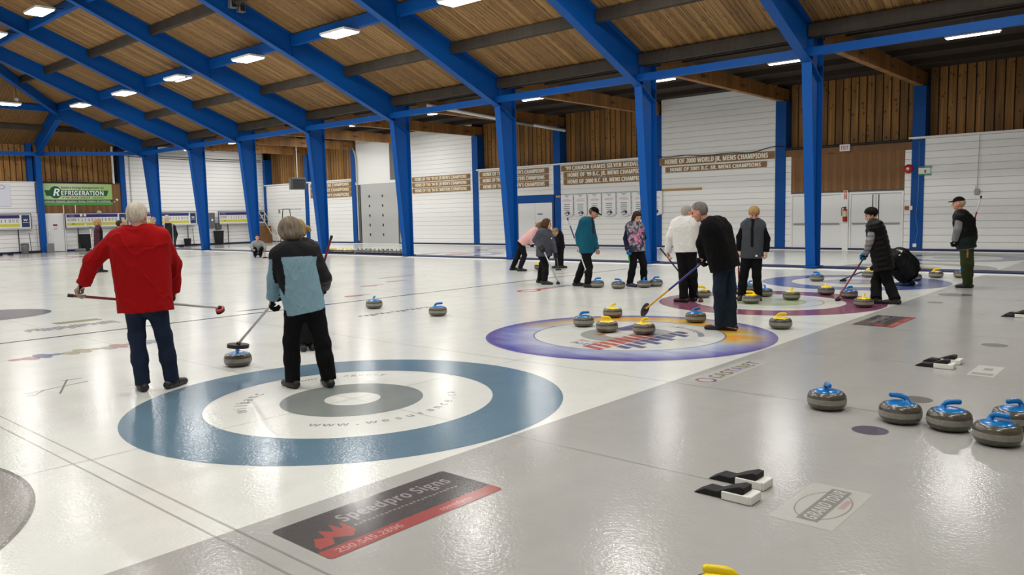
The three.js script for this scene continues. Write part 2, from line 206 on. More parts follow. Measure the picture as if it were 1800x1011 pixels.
// ---------------------------------------------------------------- the side wall
const P_Z = [3.45, -1.87, -6.65, -12.0, -17.4, -22.72, -28.1, -32.85, -37.75, -42.7];   // pilasters
const wallR = struct('wall_right');
mesh('wall_core', slab(WALL_X + .03, WALL_X + .5, 0, 3.84, END_Z - .3, NEAR_Z + .3), groove, wallR);
mesh('wall_core', slab(WALL_X + .5, WALL_X + .85, 0, 6.4, END_Z - .3, NEAR_Z + .3), darkWood, wallR);
const BOARD = .235, boardCache = {};
function boardGeo(L) { const k = L.toFixed(2); if (!boardCache[k]) { const s = new THREE.Shape(), h = BOARD - .006, t = .035, b = .012; [[0, 0], [t - b, 0], [t, b], [t, h - b], [t - b, h], [0, h]].forEach(([a, c], i) => i ? s.lineTo(-a, c) : s.moveTo(-a, c)); const g = new THREE.ExtrudeGeometry(s, { depth: L, bevelEnabled: false }); boardCache[k] = g; } return boardCache[k]; }
function boards(parent, z0, z1, y0, y1, m = whitePaint) { for (let y = y0; y < y1 - .05; y += BOARD) { const q = mesh('board', boardGeo(z1 - z0), m, parent, WALL_X + .03, y, z0); if (y + BOARD > y1 + .01) q.scale.y = (y1 - y) / BOARD; } }
const slatGeo = []; for (let i = 0; i < 4; i++) { const g = slab(0, .03, 0, 1, -.115, .115); const uv = g.attributes.uv; for (let k = 0; k < uv.count; k++) uv.setXY(k, uv.getX(k) * 2.2 + i * .23, uv.getY(k) * .9 + i * .31); slatGeo.push(g); }
const sr = rng(77);
function slats(parent, a, b, y0, y1, along, fixed, pitch = .272) { const n = Math.round(Math.abs(b - a) / pitch); for (let i = 0; i < n; i++) { const q = a + (b - a) * (i + .5) / n, m = mesh('slat', slatGeo[i % 4], slatMats[Math.floor(sr() * 3)], parent); m.scale.set(1, y1 - y0, Math.abs(b - a) / n / .25); m.scale.z *= .93; if (along === 'z') m.position.set(fixed - .01 * sr(), y0, q); else { m.position.set(q, y0, fixed + .01 * sr()); m.rotation.y = -Math.PI / 2; } } }
for (let i = 0; i < P_Z.length; i++) { const z = P_Z[i]; mesh('pilaster', slab(WALL_X - .03, WALL_X + .5, 0, 5.58, z - .2, z + .2), bluePaint, wallR); for (let y = .23; y < 5.5; y += BOARD) if (z > -8) mesh('pilaster_joint', boxAt(.004, .006, .4, WALL_X - .031, y, z), navy, wallR); }
const bay = i => [P_Z[i + 1] + .2, P_Z[i] - .2];
{ // bay 0..8 from the near end
  let [a, b] = bay(0); boards(wallR, a, b, .1, 3.82); slats(wallR, a, b, 3.9, 6.2, 'z', WALL_X + .46); boards(wallR, 3.65, 9.5, .1, 3.82); slats(wallR, 3.65, 9.4, 3.9, 6.2, 'z', WALL_X + .46);
  [a, b] = bay(1); slats(wallR, a, b, 3.86, 6.2, 'z', WALL_X + .46); boards(wallR, -2.28, b, .1, 3.48); boards(wallR, a, -6.24, .1, 3.5);
  const n = 26; for (let k = 0; k < n; k++) { const z0 = -6.24 + 3.96 * k / n; mesh('panel_board', slab(WALL_X - .005, WALL_X + .03, 2.16, 3.5, z0, z0 + 3.96 / n - .004, .4), panelMats[k % 2], wallR); } mesh('panel_head', slab(WALL_X - .012, WALL_X + .03, 3.5, 3.74, a, b, .3), panelMats[1], wallR); mesh('panel_pipe', rod(V(WALL_X - .05, 3.79, a), V(WALL_X - .05, 3.79, b), .04), black, wallR);
  [a, b] = bay(2); boards(wallR, a, b, .1, 3.86); mesh('wall_core', slab(WALL_X + .03, WALL_X + .5, 3.84, 6.4, a, b), groove, wallR); boards(wallR, a, b, 3.86, 6.22);
  [a, b] = bay(3); boards(wallR, a, b, .1, 3.82); slats(wallR, a, b, 3.9, 6.2, 'z', WALL_X + .46);
  [a, b] = bay(4); boards(wallR, a, -19.95, .1, 3.82); boards(wallR, -19.95, b, 2.46, 3.82); slats(wallR, a, b, 3.9, 6.2, 'z', WALL_X + .46);
  [a, b] = bay(5); boards(wallR, a, b, .1, 3.86); mesh('wall_core', slab(WALL_X + .03, WALL_X + .5, 3.84, 6.4, a, b), groove, wallR); boards(wallR, a, b, 3.86, 6.22);
  [a, b] = bay(6); mesh('wall_core', slab(WALL_X + .03, WALL_X + .5, 3.84, 6.4, a, b), groove, wallR); mesh('white_sheet', slab(WALL_X + .0, WALL_X + .03, 3.66, 6.2, a + .1, -29.5), whiteTrim, wallR); slats(wallR, -29.4, b, 3.66, 6.2, 'z', WALL_X + .2); mesh('white_sheet', slab(WALL_X, WALL_X + .03, 0, 3.6, -28.75, b), whiteTrim, wallR); mesh('white_sheet', slab(WALL_X - .03, WALL_X + .03, 3.5, 3.66, a, b), whiteTrim, wallR);
  for (const k of [7, 8]) { [a, b] = bay(k); boards(wallR, a, b, .1, 3.82); slats(wallR, a, b, 3.9, 6.2, 'z', WALL_X + .46); }
  for (const [z0, z1] of [[P_Z[1] - .3, 9.4], [P_Z[4] + .05, P_Z[3] - .2], [P_Z[5] + .1, P_Z[4] + .05], [P_Z[9], P_Z[7] - .2]]) mesh('ledge_trim', slab(WALL_X - .06, WALL_X + .5, 3.82, 3.89, z0, z1), whiteTrim, wallR);
}
const base = struct('baseboard_right'); mesh('baseboard_strip', slab(WALL_X - .05, WALL_X + .02, 0, .1, END_Z, NEAR_Z), navy, base); mesh('bumper_strip', slab(WALL_X - .12, WALL_X - .05, 0, .03, END_Z, NEAR_Z), std(0xe2e2de, .5), base);

// ---------------------------------------------------------------- the end wall with the scoreboards, and the closed sides
const wallE = struct('wall_end');
mesh('wall_core', slab(LEFT_X - .3, WALL_X + .85, 0, 3.86, END_Z - .35, END_Z - .03), groove, wallE); mesh('wall_core', slab(LEFT_X - .3, WALL_X + .85, 3.86, 11, END_Z - .8, END_Z - .45), darkWood, wallE); mesh('wall_core', slab(16.1, WALL_X + .1, 3.86, 6.4, END_Z - .35, END_Z - .03), groove, wallE);
function endBoards(x0, x1, y0, y1) { const gs = []; for (let y = y0; y < y1 - .05; y += BOARD) gs.push(boxAt(x1 - x0, Math.min(BOARD, y1 - y) - .012, .03, (x0 + x1) / 2, y + Math.min(BOARD, y1 - y) / 2, END_Z - .015)); const m = mesh('board_cladding', merge(gs), whitePaint, wallE); m.userData.kind = 'stuff'; }
endBoards(LEFT_X, 11.15, .1, 3.84); endBoards(11.15, 15.7, .1, 2.16); endBoards(16.0, WALL_X - .02, .1, 6.15);
for (let k = 0; k < 24; k++) { const x0 = 11.3 + 4.4 * k / 24; mesh('panel_board', slab(x0, x0 + 4.4 / 24 - .004, 2.16, 3.84, END_Z - .03, END_Z + .005, .4), panelMats[k % 2], wallE); }
slats(wallE, -1, 11.0, 3.94, 6.0, 'x', END_Z - .42, .285); slats(wallE, 11.3, 15.5, 3.9, 6.0, 'x', END_Z - .42, .285);
mesh('ledge_trim', slab(LEFT_X, 11.2, 3.84, 3.9, END_Z - .45, END_Z + .04), whiteTrim, wallE); mesh('ledge_trim', slab(11.3, 15.7, 3.84, 3.92, END_Z - .45, END_Z + .03), black, wallE);
mesh('pilaster', slab(15.72, 16.02, 0, 5.9, END_Z - .3, END_Z + .06), bluePaint, wallE); mesh('pilaster', slab(10.9, 11.16, 3.9, 6.0, END_Z - .45, END_Z - .1), bluePaint, wallE);
const baseE = struct('baseboard_end'); mesh('baseboard_strip', slab(LEFT_X, WALL_X, 0, .1, END_Z, END_Z + .04), navy, baseE);
const wallL = struct('wall_left'); mesh('wall_panel', slab(LEFT_X - .3, LEFT_X, 0, 6.6, END_Z - .3, NEAR_Z + .3), whitePaint, wallL);
const wallN = struct('wall_near'); mesh('wall_panel', slab(LEFT_X - .3, WALL_X + .85, 0, 11, NEAR_Z, NEAR_Z + .3), std(0x8a7f72, .7), wallN);

// ---------------------------------------------------------------- the roof
const RIDGE_X = 4.3, SLOPE = .385, TOP_Y = 6.03, topY = x => TOP_Y + SLOPE * (15.63 - x), botY = x => 5.15 + .423 * (15.5 - x);
const HIP_K = (topY(11.3) - TOP_Y) / 3.85, hipX = z => z >= -39.05 ? 11.3 - (z + 39.05) * (11.3 - RIDGE_X) / 6.25 : 11.3 + (-39.05 - z) * (4.33 / 3.85), hipZ = x => x <= 11.3 ? -39.05 + (11.3 - x) * 6.25 / (11.3 - RIDGE_X) : -39.05 - (x - 11.3) * 3.85 / 4.33;
const ceiling = struct('ceiling');
const RIDGE_Y = topY(RIDGE_X), deckAng = Math.atan(SLOPE);
{ // planks run up the slope; the ones nearest the camera are single boards
  const r = rng(5), W = .148, plank = []; for (let i = 0; i < 4; i++) { const g = slab(0, 1, 0, .04, 0, W - .007), uv = g.attributes.uv, p = g.attributes.position; for (let k = 0; k < uv.count; k++) uv.setXY(k, p.getZ(k) * 5 + i * .27, p.getX(k) * 3.2 + i * .37); plank.push(g); }
  const far = [];
  let count = 0;
  for (let z = 4.4; z > -42.6; z -= W) {
    const xTop = Math.max(RIDGE_X, z < -32.8 ? hipX(z) : RIDGE_X), x1 = 16.0, L = (x1 - xTop) / Math.cos(deckAng); if (L < .2) continue;
    const place = (o) => { o.position.set(xTop, topY(xTop) + .006 * r(), z - W); o.rotation.z = -deckAng; o.scale.x = L; };
    if (count < 300) { place(mesh('plank', plank[Math.floor(r() * 4)], deckMats[Math.floor(r() * 4)], ceiling)); count++; }
    else { const m = new THREE.Object3D(); place(m); m.updateMatrix(); const g = plank[Math.floor(r() * 4)].clone(); g.applyMatrix4(m.matrix); far.push(g); }
  }
  if (far.length) { const m = mesh('plank_deck', merge(far), deckMats[1], ceiling); m.userData.kind = 'stuff'; }
  // the end slope of the hipped roof: boards run up from the end wall
  const gs = []; const ea = Math.atan(HIP_K);
  for (let x = -2.5; x < 15.6; x += W) { const z1 = hipZ(Math.max(x, RIDGE_X)), zb = -43.3; const L = (z1 - zb) / Math.cos(ea); if (L < .1) continue; const g = slab(0, L, 0, .04, 0, W - .007, 1), uv = g.attributes.uv, p = g.attributes.position, o = r(); for (let k = 0; k < uv.count; k++) uv.setXY(k, p.getZ(k) * 5 + o, p.getX(k) * .3 + o); const m = new THREE.Matrix4().makeRotationZ(ea); g.applyMatrix4(m); g.rotateY(-Math.PI / 2); g.translate(x, TOP_Y - HIP_K * .4, zb); gs.push(g); }
  const e = mesh('plank_deck', merge(gs), deckMats[3], ceiling); e.userData.kind = 'stuff';
  // outer skin that closes the roof
  const sk = std(0x4a3c2c, .9), T = .15, quad = (a, b, c, d) => { const g = new THREE.BufferGeometry(), P = [a, b, c, a, c, d]; g.setAttribute('position', new THREE.Float32BufferAttribute(P.flatMap(v => [v.x, v.y, v.z]), 3)); g.setAttribute('uv', new THREE.Float32BufferAttribute(P.flatMap(v => [v.x, v.z]), 2)); g.computeVertexNormals(); return g; };
  mesh('roof_skin', quad(V(16.4, topY(16.4) + T + .35, NEAR_Z + .3), V(16.4, topY(16.4) + T + .35, -44), V(RIDGE_X, RIDGE_Y + T, -44), V(RIDGE_X, RIDGE_Y + T, NEAR_Z + .3)), sk, ceiling);
  mesh('roof_skin', quad(V(LEFT_X - .4, RIDGE_Y - SLOPE * (RIDGE_X - LEFT_X), NEAR_Z + .3), V(LEFT_X - .4, RIDGE_Y - SLOPE * (RIDGE_X - LEFT_X), -44), V(RIDGE_X, RIDGE_Y + T, -44), V(RIDGE_X, RIDGE_Y + T, NEAR_Z + .3)), deckMats[0], ceiling);
  mesh('roof_skin', slab(15.7, WALL_X + .9, 6.4, 6.6, -44, NEAR_Z + .3), darkWood, ceiling);
  // dark flat deck over the side sheets, with joists
  mesh('aisle_deck', slab(15.75, WALL_X + .6, 6.2, 6.4, -43.2, NEAR_Z + .2), darkWood, ceiling);
  for (const x of [17.6, 19.6, 21.6, 23.6]) mesh('joist', slab(x - .06, x + .06, 6.02, 6.2, -43, NEAR_Z), darkWood, ceiling);
  mesh('eave_board', slab(15.72, 15.8, 5.72, 6.25, -42.6, NEAR_Z), darkWood, ceiling);
}
// purlins between the frames: brown timbers, and blue steel ones where the lamps hang
function purlin(name, label, x, drop, h, w, m, z0 = 4.3) {
  const t = thing(name, label, 'roof beam', [x, topY(x), 0], name === 'roof_purlin' ? 'brown timbers under the roof boards' : 'blue steel purlins'); const zs = [z0, ...FRAME_Z];
  for (let i = 0; i + 1 < zs.length; i++) { const end = Math.max(zs[i + 1], hipZ(x) + .1); if (zs[i] - end < .4) break; mesh('beam_length', slab(-w / 2, w / 2, -drop - h, -drop, end + .05, zs[i] - .05, .5), m, t); }
  return t;
}
purlin('roof_purlin', 'grey brown timber purlin running along the foot of the boarded roof above the column heads', 15.55, .03, .3, .2, purlinMat);
purlin('roof_purlin', 'grey brown timber purlin crossing the boarded roof just below the row of hall lamps', 13.43, .005, .3, .17, purlinMat);
purlin('roof_purlin', 'grey brown timber purlin crossing the boarded roof just above the row of hall lamps', 9.1, .005, .3, .17, purlinMat);
purlin('blue_purlin', 'blue steel purlin under the roof boards that the long row of hall lamps hangs beside', 11.3, .03, .34, .16, blueSteel);
purlin('blue_purlin', 'blue steel purlin high in the roof beside the upper hall lamps', 6.97, .03, .34, .16, blueSteel);
for (const [z, m, h, l] of [[-39.2, blueSteel, .3, 'blue steel purlin across the hipped end of the roof'], [-41.1, purlinMat, .26, 'brown timber purlin across the hipped end of the roof above the end wall']]) { const t = thing(m === blueSteel ? 'blue_purlin' : 'roof_purlin', l, 'roof beam', [0, TOP_Y + HIP_K * (z + 42.9), z]); mesh('beam_length', slab(-2, m === blueSteel ? 11.1 : 13.3, -.03 - h, -.03, -.08, .08, .5), m, t); }

// the portal frames: column and rafter of welded blue plate
function frame(z, label, xTop = RIDGE_X) {
  const t = thing('portal_frame', label, 'steel frame', [16.2, 0, z]), ox = -16.2, O = p => p.map(([a, b]) => [a + ox, b]);
  mesh('column_web', plate(O([[15.96, 0], [16.29, 0], [16.29, 5.92], [15.63, 6.03], [15.5, 5.15]]), 0, .025), blueSteel, t);
  mesh('inner_flange', bar(V(15.96 + ox, 0, 0), V(15.51 + ox, 5.16, 0), .24, .03, V(-1, 0, 0)), blueSteel, t);
  mesh('outer_flange', bar(V(16.29 + ox, 0, 0), V(16.29 + ox, 5.93, 0), .24, .03, V(-1, 0, 0)), blueSteel, t);
  mesh('base_plate', boxAt(.5, .03, .34, 16.12 + ox, .075, 0), blueSteel, t);
  const xt = xTop;
  mesh('rafter_web', plate(O([[15.63, 6.03], [15.5, 5.15], [xt, botY(xt)], [xt, topY(xt)]]), 0, .025), blueSteel, t);
  mesh('bottom_flange', bar(V(15.5 + ox, 5.15, 0), V(xt + ox, botY(xt), 0), .25, .03), blueSteel, t);
  mesh('top_flange', bar(V(15.63 + ox, 6.02, 0), V(xt + ox, topY(xt) - .02, 0), .25, .03), blueSteel, t);
  for (const s of [-1, 1]) { mesh('stiffener', boxAt(.03, .86, .11, 15.6 + ox, 5.6, s * .065), blueSteel, t); mesh('stiffener', bar(V(15.52 + ox, 5.17, s * .065), V(16.28 + ox, 4.75, s * .065), .11, .025), blueSteel, t); if (xt < 11) mesh('stiffener', bar(V(11.3 + ox, botY(11.3), s * .08), V(11.25 + ox, topY(11.3), s * .08), .1, .02, V(1, 0, 0)), blueSteel, t); }
  if (xt === RIDGE_X) { const m = p => p.map(([a, b]) => [2 * RIDGE_X - a + ox, b]); mesh('rafter_web', plate(m([[15.63, 6.03], [15.5, 5.15], [xt, botY(xt)], [xt, topY(xt)]]), 0, .025), blueSteel, t); mesh('bottom_flange', bar(V(2 * RIDGE_X - 15.5 + ox, 5.15, 0), V(xt + ox, botY(xt), 0), .3, .03), blueSteel, t); mesh('column_web', plate(m([[15.85, 0], [16.4, 0], [16.4, 5.7], [15.63, 6.0], [15.5, 5.15]]), 0, .025), blueSteel, t); mesh('inner_flange', bar(V(2 * RIDGE_X - 15.85 + ox, 0, 0), V(2 * RIDGE_X - 15.5 + ox, 5.16, 0), .32, .03, V(1, 0, 0)), blueSteel, t); }
  return t;
}
const frameLabels = ['blue steel frame whose column stands between the grey-vested woman and the white double doors', 'blue steel frame whose column rises beside the woman in the flowered vest', 'blue steel frame whose column stands behind the stooping woman in pink', 'blue steel frame with two grey speakers on its rafter', 'blue steel frame whose column stands past the grey-haired woman beside the hanging heater', 'blue steel frame whose column stands behind the crouching man in the grey hoodie', 'blue steel frame whose column stands between the third and fourth scoreboards', 'blue steel frame at the hipped roof end, its column behind the man in red'];
FRAME_Z.forEach((z, i) => frame(z, frameLabels[i], i === 7 ? 11.3 : i === 6 ? 5.2 : RIDGE_X));
{ // hip end: rafter from the end-wall column, hip rafter up to the ridge
  const t = thing('end_frame', 'blue steel end wall column with a short rafter rising to the hip joint', 'steel frame', [11.3, 0, -42.6]);
  mesh('column', boxAt(.28, 5.25, .3, 0, 2.62, .05), blueSteel, t);
  const A = V(0, 5.3, .1), B = V(0, topY(11.3) - .38, 3.55); mesh('rafter_web', bar(A.clone().add(V(0, .25, 0)), B, .03, .78), blueSteel, t); mesh('bottom_flange', bar(A, B.clone().add(V(0, -.42, 0)), .28, .03), blueSteel, t); mesh('top_flange', bar(A.clone().add(V(0, .62, 0)), B.clone().add(V(0, .36, 0)), .28, .03), blueSteel, t);
  const h = thing('hip_rafter', 'blue steel hip rafter running from the hip joint up towards the ridge', 'steel frame', [11.3, topY(11.3), -39.05]);
  const dir = V(RIDGE_X - 11.3, RIDGE_Y - topY(11.3), 6.25); mesh('rafter_web', bar(V(0, -.3, 0), dir.clone().add(V(0, -.3, 0)), .03, .5), blueSteel, h); mesh('bottom_flange', bar(V(0, -.56, 0), dir.clone().add(V(0, -.56, 0)), .2, .03), blueSteel, h);
}
{ const t = thing('strut_beam', 'long blue steel strut tying the column heads together along the hall', 'steel beam', [15.42, 5.35, 0]); const zs = [4.4, ...FRAME_Z]; for (let i = 0; i + 1 < zs.length; i++) mesh('strut_length', slab(-.06, .06, -.1, .1, zs[i + 1] + .02, zs[i] - .02), blueSteel, t);
  const e = thing('strut_beam', 'blue steel strut along the top of the end wall', 'steel beam', [11.3, 5.38, -42.45]); mesh('strut_length', slab(-13, 0, -.1, .1, -.06, .06), blueSteel, e); mesh('strut_length', bar(V(.05, 0, 0), V(4.2, 0, 3.2), .1, .2), blueSteel, e); }
// glued timber beams over the side sheets
const beamWhere = ['beside the white double doors', 'between the champion boards and the exit sign', 'over the row of white banners', 'beside the blue-framed door', 'next to the dark champion boards', 'beside the white shutter door', 'by the hanging heater', 'nearest the end wall'];
for (let i = 1; i < 9; i++) { const z = P_Z[i]; const t = thing('timber_beam', 'varnished timber beam spanning to the side wall ' + beamWhere[i - 1], 'beam', [21, 5.82, z]); mesh('timber', slab(16.62 - 21, WALL_X + .5 - 21, -.23, .24, -.1, .1, .35), glulam, t); mesh('steel_seat', boxAt(.3, .04, .26, WALL_X - .02 - 21 + .1, -.225, 0), blueSteel, t); }

// ---------------------------------------------------------------- lamps
const tubeGlow = new THREE.MeshStandardMaterial({ color: 0xffffff, emissive: LAMP_WHITE, emissiveIntensity: LAMP_GLOW, roughness: .5 });
function areaLight(parent, w, h, power, x, y, z) { const L = new THREE.RectAreaLight(LAMP_WHITE, power, w, h); L.name = 'lamp_light'; L.position.set(x, y, z); L.rotation.x = -Math.PI / 2; parent.add(L); return L; }
function hallLamp(x, y, z, label, turn = 0, power = LAMP_POWER) {
  const t = thing('hall_lamp', label, 'lamp', [x, y, z], 'hall lamps'); t.rotation.y = turn;
  mesh('housing', slab(-.31, .31, .03, .1, -.62, .62), whiteTrim, t); const gs = []; for (let i = 0; i < 4; i++) gs.push(boxAt(.115, .03, 1.16, -.2175 + i * .145, .015, 0)); 
  gs.forEach((g, i) => mesh('tube', g, i === 2 && label.includes('dark gap') ? greyPaint : tubeGlow, t)); const dx = y > 8 ? .66 : .16; if (turn) for (const q of [-.4, .4]) mesh('hanger', rod(V(0, .1, q), V(0, .75, q), .006), steel, t); else for (const q of [-.4, .4]) mesh('bracket', bar(V(0, .11, q), V(dx, y > 8 ? .16 : .2, q), .04, .025), darkSteel, t);
  areaLight(t, .58, 1.18, power, 0, -.012, 0); return t;
}
const rowZ = [5.9, .8, -4.4, -9.5, -14.8, -20.15, -25.45, -30.5, -35.4];
const nth = ['over the near wall', 'at the near end of the hall', 'second from the near end of the hall', 'the largest in the photo', 'over the lone blue stones', 'third in the photo', 'with a dark gap between its tubes', 'fifth in the photo', 'at the far end by the hip joint'];
rowZ.forEach((z, i) => hallLamp(11.1, 7.2, z, 'four-tube lamp of the lower row, ' + nth[i]));
rowZ.slice(0, 8).forEach((z, i) => hallLamp(6.25, 8.95, z, 'four-tube lamp of the upper row, ' + ['over the near wall', 'at the near end of the hall', 'second from the near end', 'third from the near end', 'fourth from the near end', 'with its four tubes standing apart, at the top corner', 'cut by the edge of the photo', 'last of the row'][i], 0, LAMP_POWER * .6));
rowZ.slice(0, 8).forEach((z, i) => { hallLamp(1.95, 8.95, z, 'four-tube lamp just past the ridge, ' + nth[i]); hallLamp(-2.5, 7.2, z, 'four-tube lamp of the row over the camera, ' + nth[i]); });
hallLamp(8.35, 7.2, -37.05, 'tube lamp hung crosswise under the hipped roof end', Math.PI / 2); hallLamp(3.9, 7.2, -37.05, 'second tube lamp hung crosswise under the hipped roof end', Math.PI / 2); hallLamp(-.6, 7.2, -37.05, 'third tube lamp hung crosswise under the hipped roof end', Math.PI / 2);
const stripWhere = ['nearest the camera under the dark ceiling', 'right beside the column by the white double doors', 'touching the column head by the flowered vest', 'between the third and second columns under the strut', 'small behind the strut, far along', 'sixth along the side sheets', 'seventh along the side sheets', 'eighth along the side sheets', 'last by the end wall'];
[.95, -3.7, -8.0, -13.2, -18.4, -23.7, -29, -34.6, -39.8].forEach((z, i) => { const t = thing('strip_lamp', 'white strip lamp over the side sheets, ' + stripWhere[i], 'lamp', [18.6, 5.76, z], 'strip lamps'); mesh('housing', slab(-.07, .07, .03, .09, -.62, .62), whiteTrim, t); mesh('tube', boxAt(.11, .03, 1.16, 0, .015, 0), tubeGlow, t); mesh('hanger', rod(V(0, .09, 0), V(0, .44, 0), .006), steel, t); areaLight(t, .12, 1.18, AISLE_POWER * 3, 0, -.012, 0); });
[-25.4, -30.5, -35.3, -40.2].forEach((z, i) => { const t = thing('strip_lamp', 'white strip lamp tucked up between the timber beams near the side wall, ' + ['first', 'second', 'third', 'fourth'][i] + ' of four', 'lamp', [22.4, 6.12, z], 'strip lamps'); mesh('housing', slab(-.07, .07, .03, .07, -.62, .62), whiteTrim, t); mesh('tube', boxAt(.11, .03, 1.16, 0, .015, 0), tubeGlow, t); areaLight(t, .12, 1.18, AISLE_POWER * 3, 0, -.012, 0); });
{ const t = thing('hanging_bulb', 'small white bulb hanging on a wire from the hipped roof end', 'lamp', [8.9, 7.5, -37.2]); mesh('bulb', new THREE.SphereGeometry(.09, 16, 12), whiteTrim, t); mesh('wire', rod(V(0, .09, 0), V(0, 1.0, 0), .01), black, t); }

// ---------------------------------------------------------------- things on the side wall
function onWall(name, label, category, z, y, group, off = 0) { const t = thing(name, label, category, [WALL_X - .005 - off, y, z], group); t.rotation.y = -Math.PI / 2; return t; }
function printed(parent, name, tex, w, h, x, y, z, rough = .55) { return mesh(name, new THREE.PlaneGeometry(w, h), new THREE.MeshStandardMaterial({ map: tex, roughness: rough, transparent: true }), parent, x, y, z); }
function championSign(z0, z1, y0, y1, text, label, group, letter = '#f0ead8', narrow = 1) {
  const w = z1 - z0, h = y1 - y0, t = onWall('champion_sign', label, 'sign', (z0 + z1) / 2, (y0 + y1) / 2, group, .02); const g = new RoundedBoxGeometry(w, h, .04, 2, .008); mesh('board', g, signWood, t);
  printed(t, 'lettering', canvasTex(1024, 80, (x, W, H) => { x.clearRect(0, 0, W, H); x.fillStyle = letter; fit(x, text, W * .05, H * .15, W * .9 * narrow, H * .66); fit(x, text, W * .0515, H * .15, W * .9 * narrow, H * .66); fit(x, text, W * .0485, H * .17, W * .9 * narrow, H * .66); }), w, h, 0, 0, .0215);
}
const g99 = 'brown champion boards';
championSign(-17.13, -12.3, 3.5, 3.77, "'99 CANADA GAMES SILVER MEDALIST", "brown board lettered '99 Canada Games silver medalist", g99);
championSign(-17.0, -12.3, 3.18, 3.46, "HOME OF '99 B.C. JR. MENS CHAMPIONS", "brown board lettered home of '99 B.C. jr. mens champions", g99);
championSign(-17.0, -12.3, 2.87, 3.15, 'HOME OF 2000 B.C. SR. MENS CHAMPIONS', 'brown board lettered home of 2000 B.C. sr. mens champions', g99);
championSign(-11.88, -6.88, 3.47, 3.76, 'HOME OF 2000 WORLD JR. MENS CHAMPIONS', 'brown board lettered home of 2000 world jr. mens champions', g99);
championSign(-11.6, -7.19, 3.17, 3.39, 'HOME OF 2001 B.C. SR. MENS CHAMPIONS', 'shorter brown board lettered home of 2001 B.C. sr. mens champions', g99);
["HOME OF THE '95 BC MEN'S CHAMPIONS", "HOME OF THE '95 BC MASTERS CHAMPIONS", "HOME OF THE '97 BC MEN'S CHAMPIONS"].forEach((s, i) => championSign(-22.4, -17.9, 3.47 - i * .31, 3.74 - i * .31, s, ["top brown champion board behind the second column, reading men's champions", 'middle brown champion board behind the column, reading masters champions', "lowest brown champion board behind the column, reading men's champions"][i], g99));
["HOME OF THE '93 BC JR MEN'S CHAMPIONS", "HOME OF THE '94 BC JR MEN'S CHAMPIONS", "HOME OF THE '94 BC MASTERS CHAMPIONS"].forEach((s, i) => championSign(-27.58, -23.1, 3.46 - i * .31, 3.71 - i * .31, s, ["top dark brown board, lettered '93 BC jr men's champions", "middle dark brown board, lettered '94 BC jr men's champions", "lowest dark brown board, lettered '94 BC masters champions"][i], g99, '#e6dcc0'));
["'92 BC JR MENS CHAMPIONS", "'91 BC MIXED CHAMPIONS", "'91 BC SR MEN'S CHAMPIONS"].forEach((s, i) => championSign(-37.3, -33.08, 3.46 - i * .31, 3.73 - i * .31, s, ['top reddish brown champion board near the hanging heater', 'middle reddish brown champion board, lettered mixed champions', "lowest reddish brown champion board near the hanging heater"][i], g99, '#e6dcc0'));
{ // white pennants
  const pr = canvasTex(256, 384, (x, w, h) => { x.fillStyle = '#e4e5e6'; x.fillRect(0, 0, w, h); x.fillStyle = '#777'; x.fillRect(w * .3, h * .03, w * .4, h * .02); x.fillRect(w * .42, h * .08, w * .16, h * .03); x.fillStyle = '#c08a90'; x.fillRect(w * .26, h * .2, w * .48, h * .015); x.fillRect(w * .14, h * .245, w * .72, h * .02); x.fillRect(w * .2, h * .29, w * .6, h * .012); x.fillStyle = '#6b6d74'; for (let i = 0; i < 4; i++) x.fillRect(w * (.24 + .02 * (i % 2)), h * (.42 + i * .085), w * (.5 - .04 * (i % 2)), h * .028); x.strokeStyle = '#252c4c'; x.lineWidth = 11; x.beginPath(); x.ellipse(w * .52, h * .84, w * .2, h * .08, -.3, -2.4, 2.6); x.stroke(); x.fillStyle = '#252c4c'; fit(x, '200', w * .24, h * .785, w * .32, h * .075, 'italic bold'); x.beginPath(); x.moveTo(w * .55, h * .76); x.lineTo(w * .78, h * .8); x.lineTo(w * .6, h * .88); x.fill(); x.fillRect(w * .78, h * .88, w * .06, h * .03); });
  const s = new THREE.Shape(); [[-.345, .52], [.345, .52], [.345, -.42], [.28, -.47], [0, -.53], [-.28, -.47], [-.345, -.42]].forEach(([a, b], i) => i ? s.lineTo(a, b) : s.moveTo(a, b)); const g = new THREE.ExtrudeGeometry(s, { depth: .012, bevelEnabled: false }), uv = g.attributes.uv, p = g.attributes.position; for (let k = 0; k < uv.count; k++) uv.setXY(k, p.getX(k) / .69 + .5, (p.getY(k) + .53) / 1.05);
  const pm = std(0xffffff, .7, 0, { map: pr }), where = ['first of the row above a broom handle', 'second of the row, beside the teal man\u2019s cap', 'half hidden behind the teal man\u2019s head', 'fourth of the row, just clear of the teal man', 'fifth of the row, left beside the flowered vest woman', 'cut by the blue column on its far side', 'last of the row, cut by the blue column'];
  for (let i = 0; i < 7; i++) { const t = onWall('pennant', 'white pennant with a navy emblem, ' + where[i], 'banner', -16.79 + i * .785, 1.9, 'white pennants', .06); mesh('cloth', g, pm, t); mesh('hanging_rod', rod(V(-.36, .52, .0), V(.36, .52, 0), .012), darkSteel, t); }
}
{ const t = onWall('wooden_rail', 'thin tan wooden rail on the white boards', 'rail', -10.85, 2.45, undefined, .02); mesh('rail', boxAt(1.85, .09, .035, 0, 0, 0), std(0xb08a55, .6), t); const u = onWall('wooden_rail', 'short tan wooden block on the blue pilaster beside the pennants', 'rail', -17.3, 2.35, undefined, .05); mesh('rail', boxAt(.26, .09, .04, 0, 0, 0), std(0xb08a66, .6), u); }
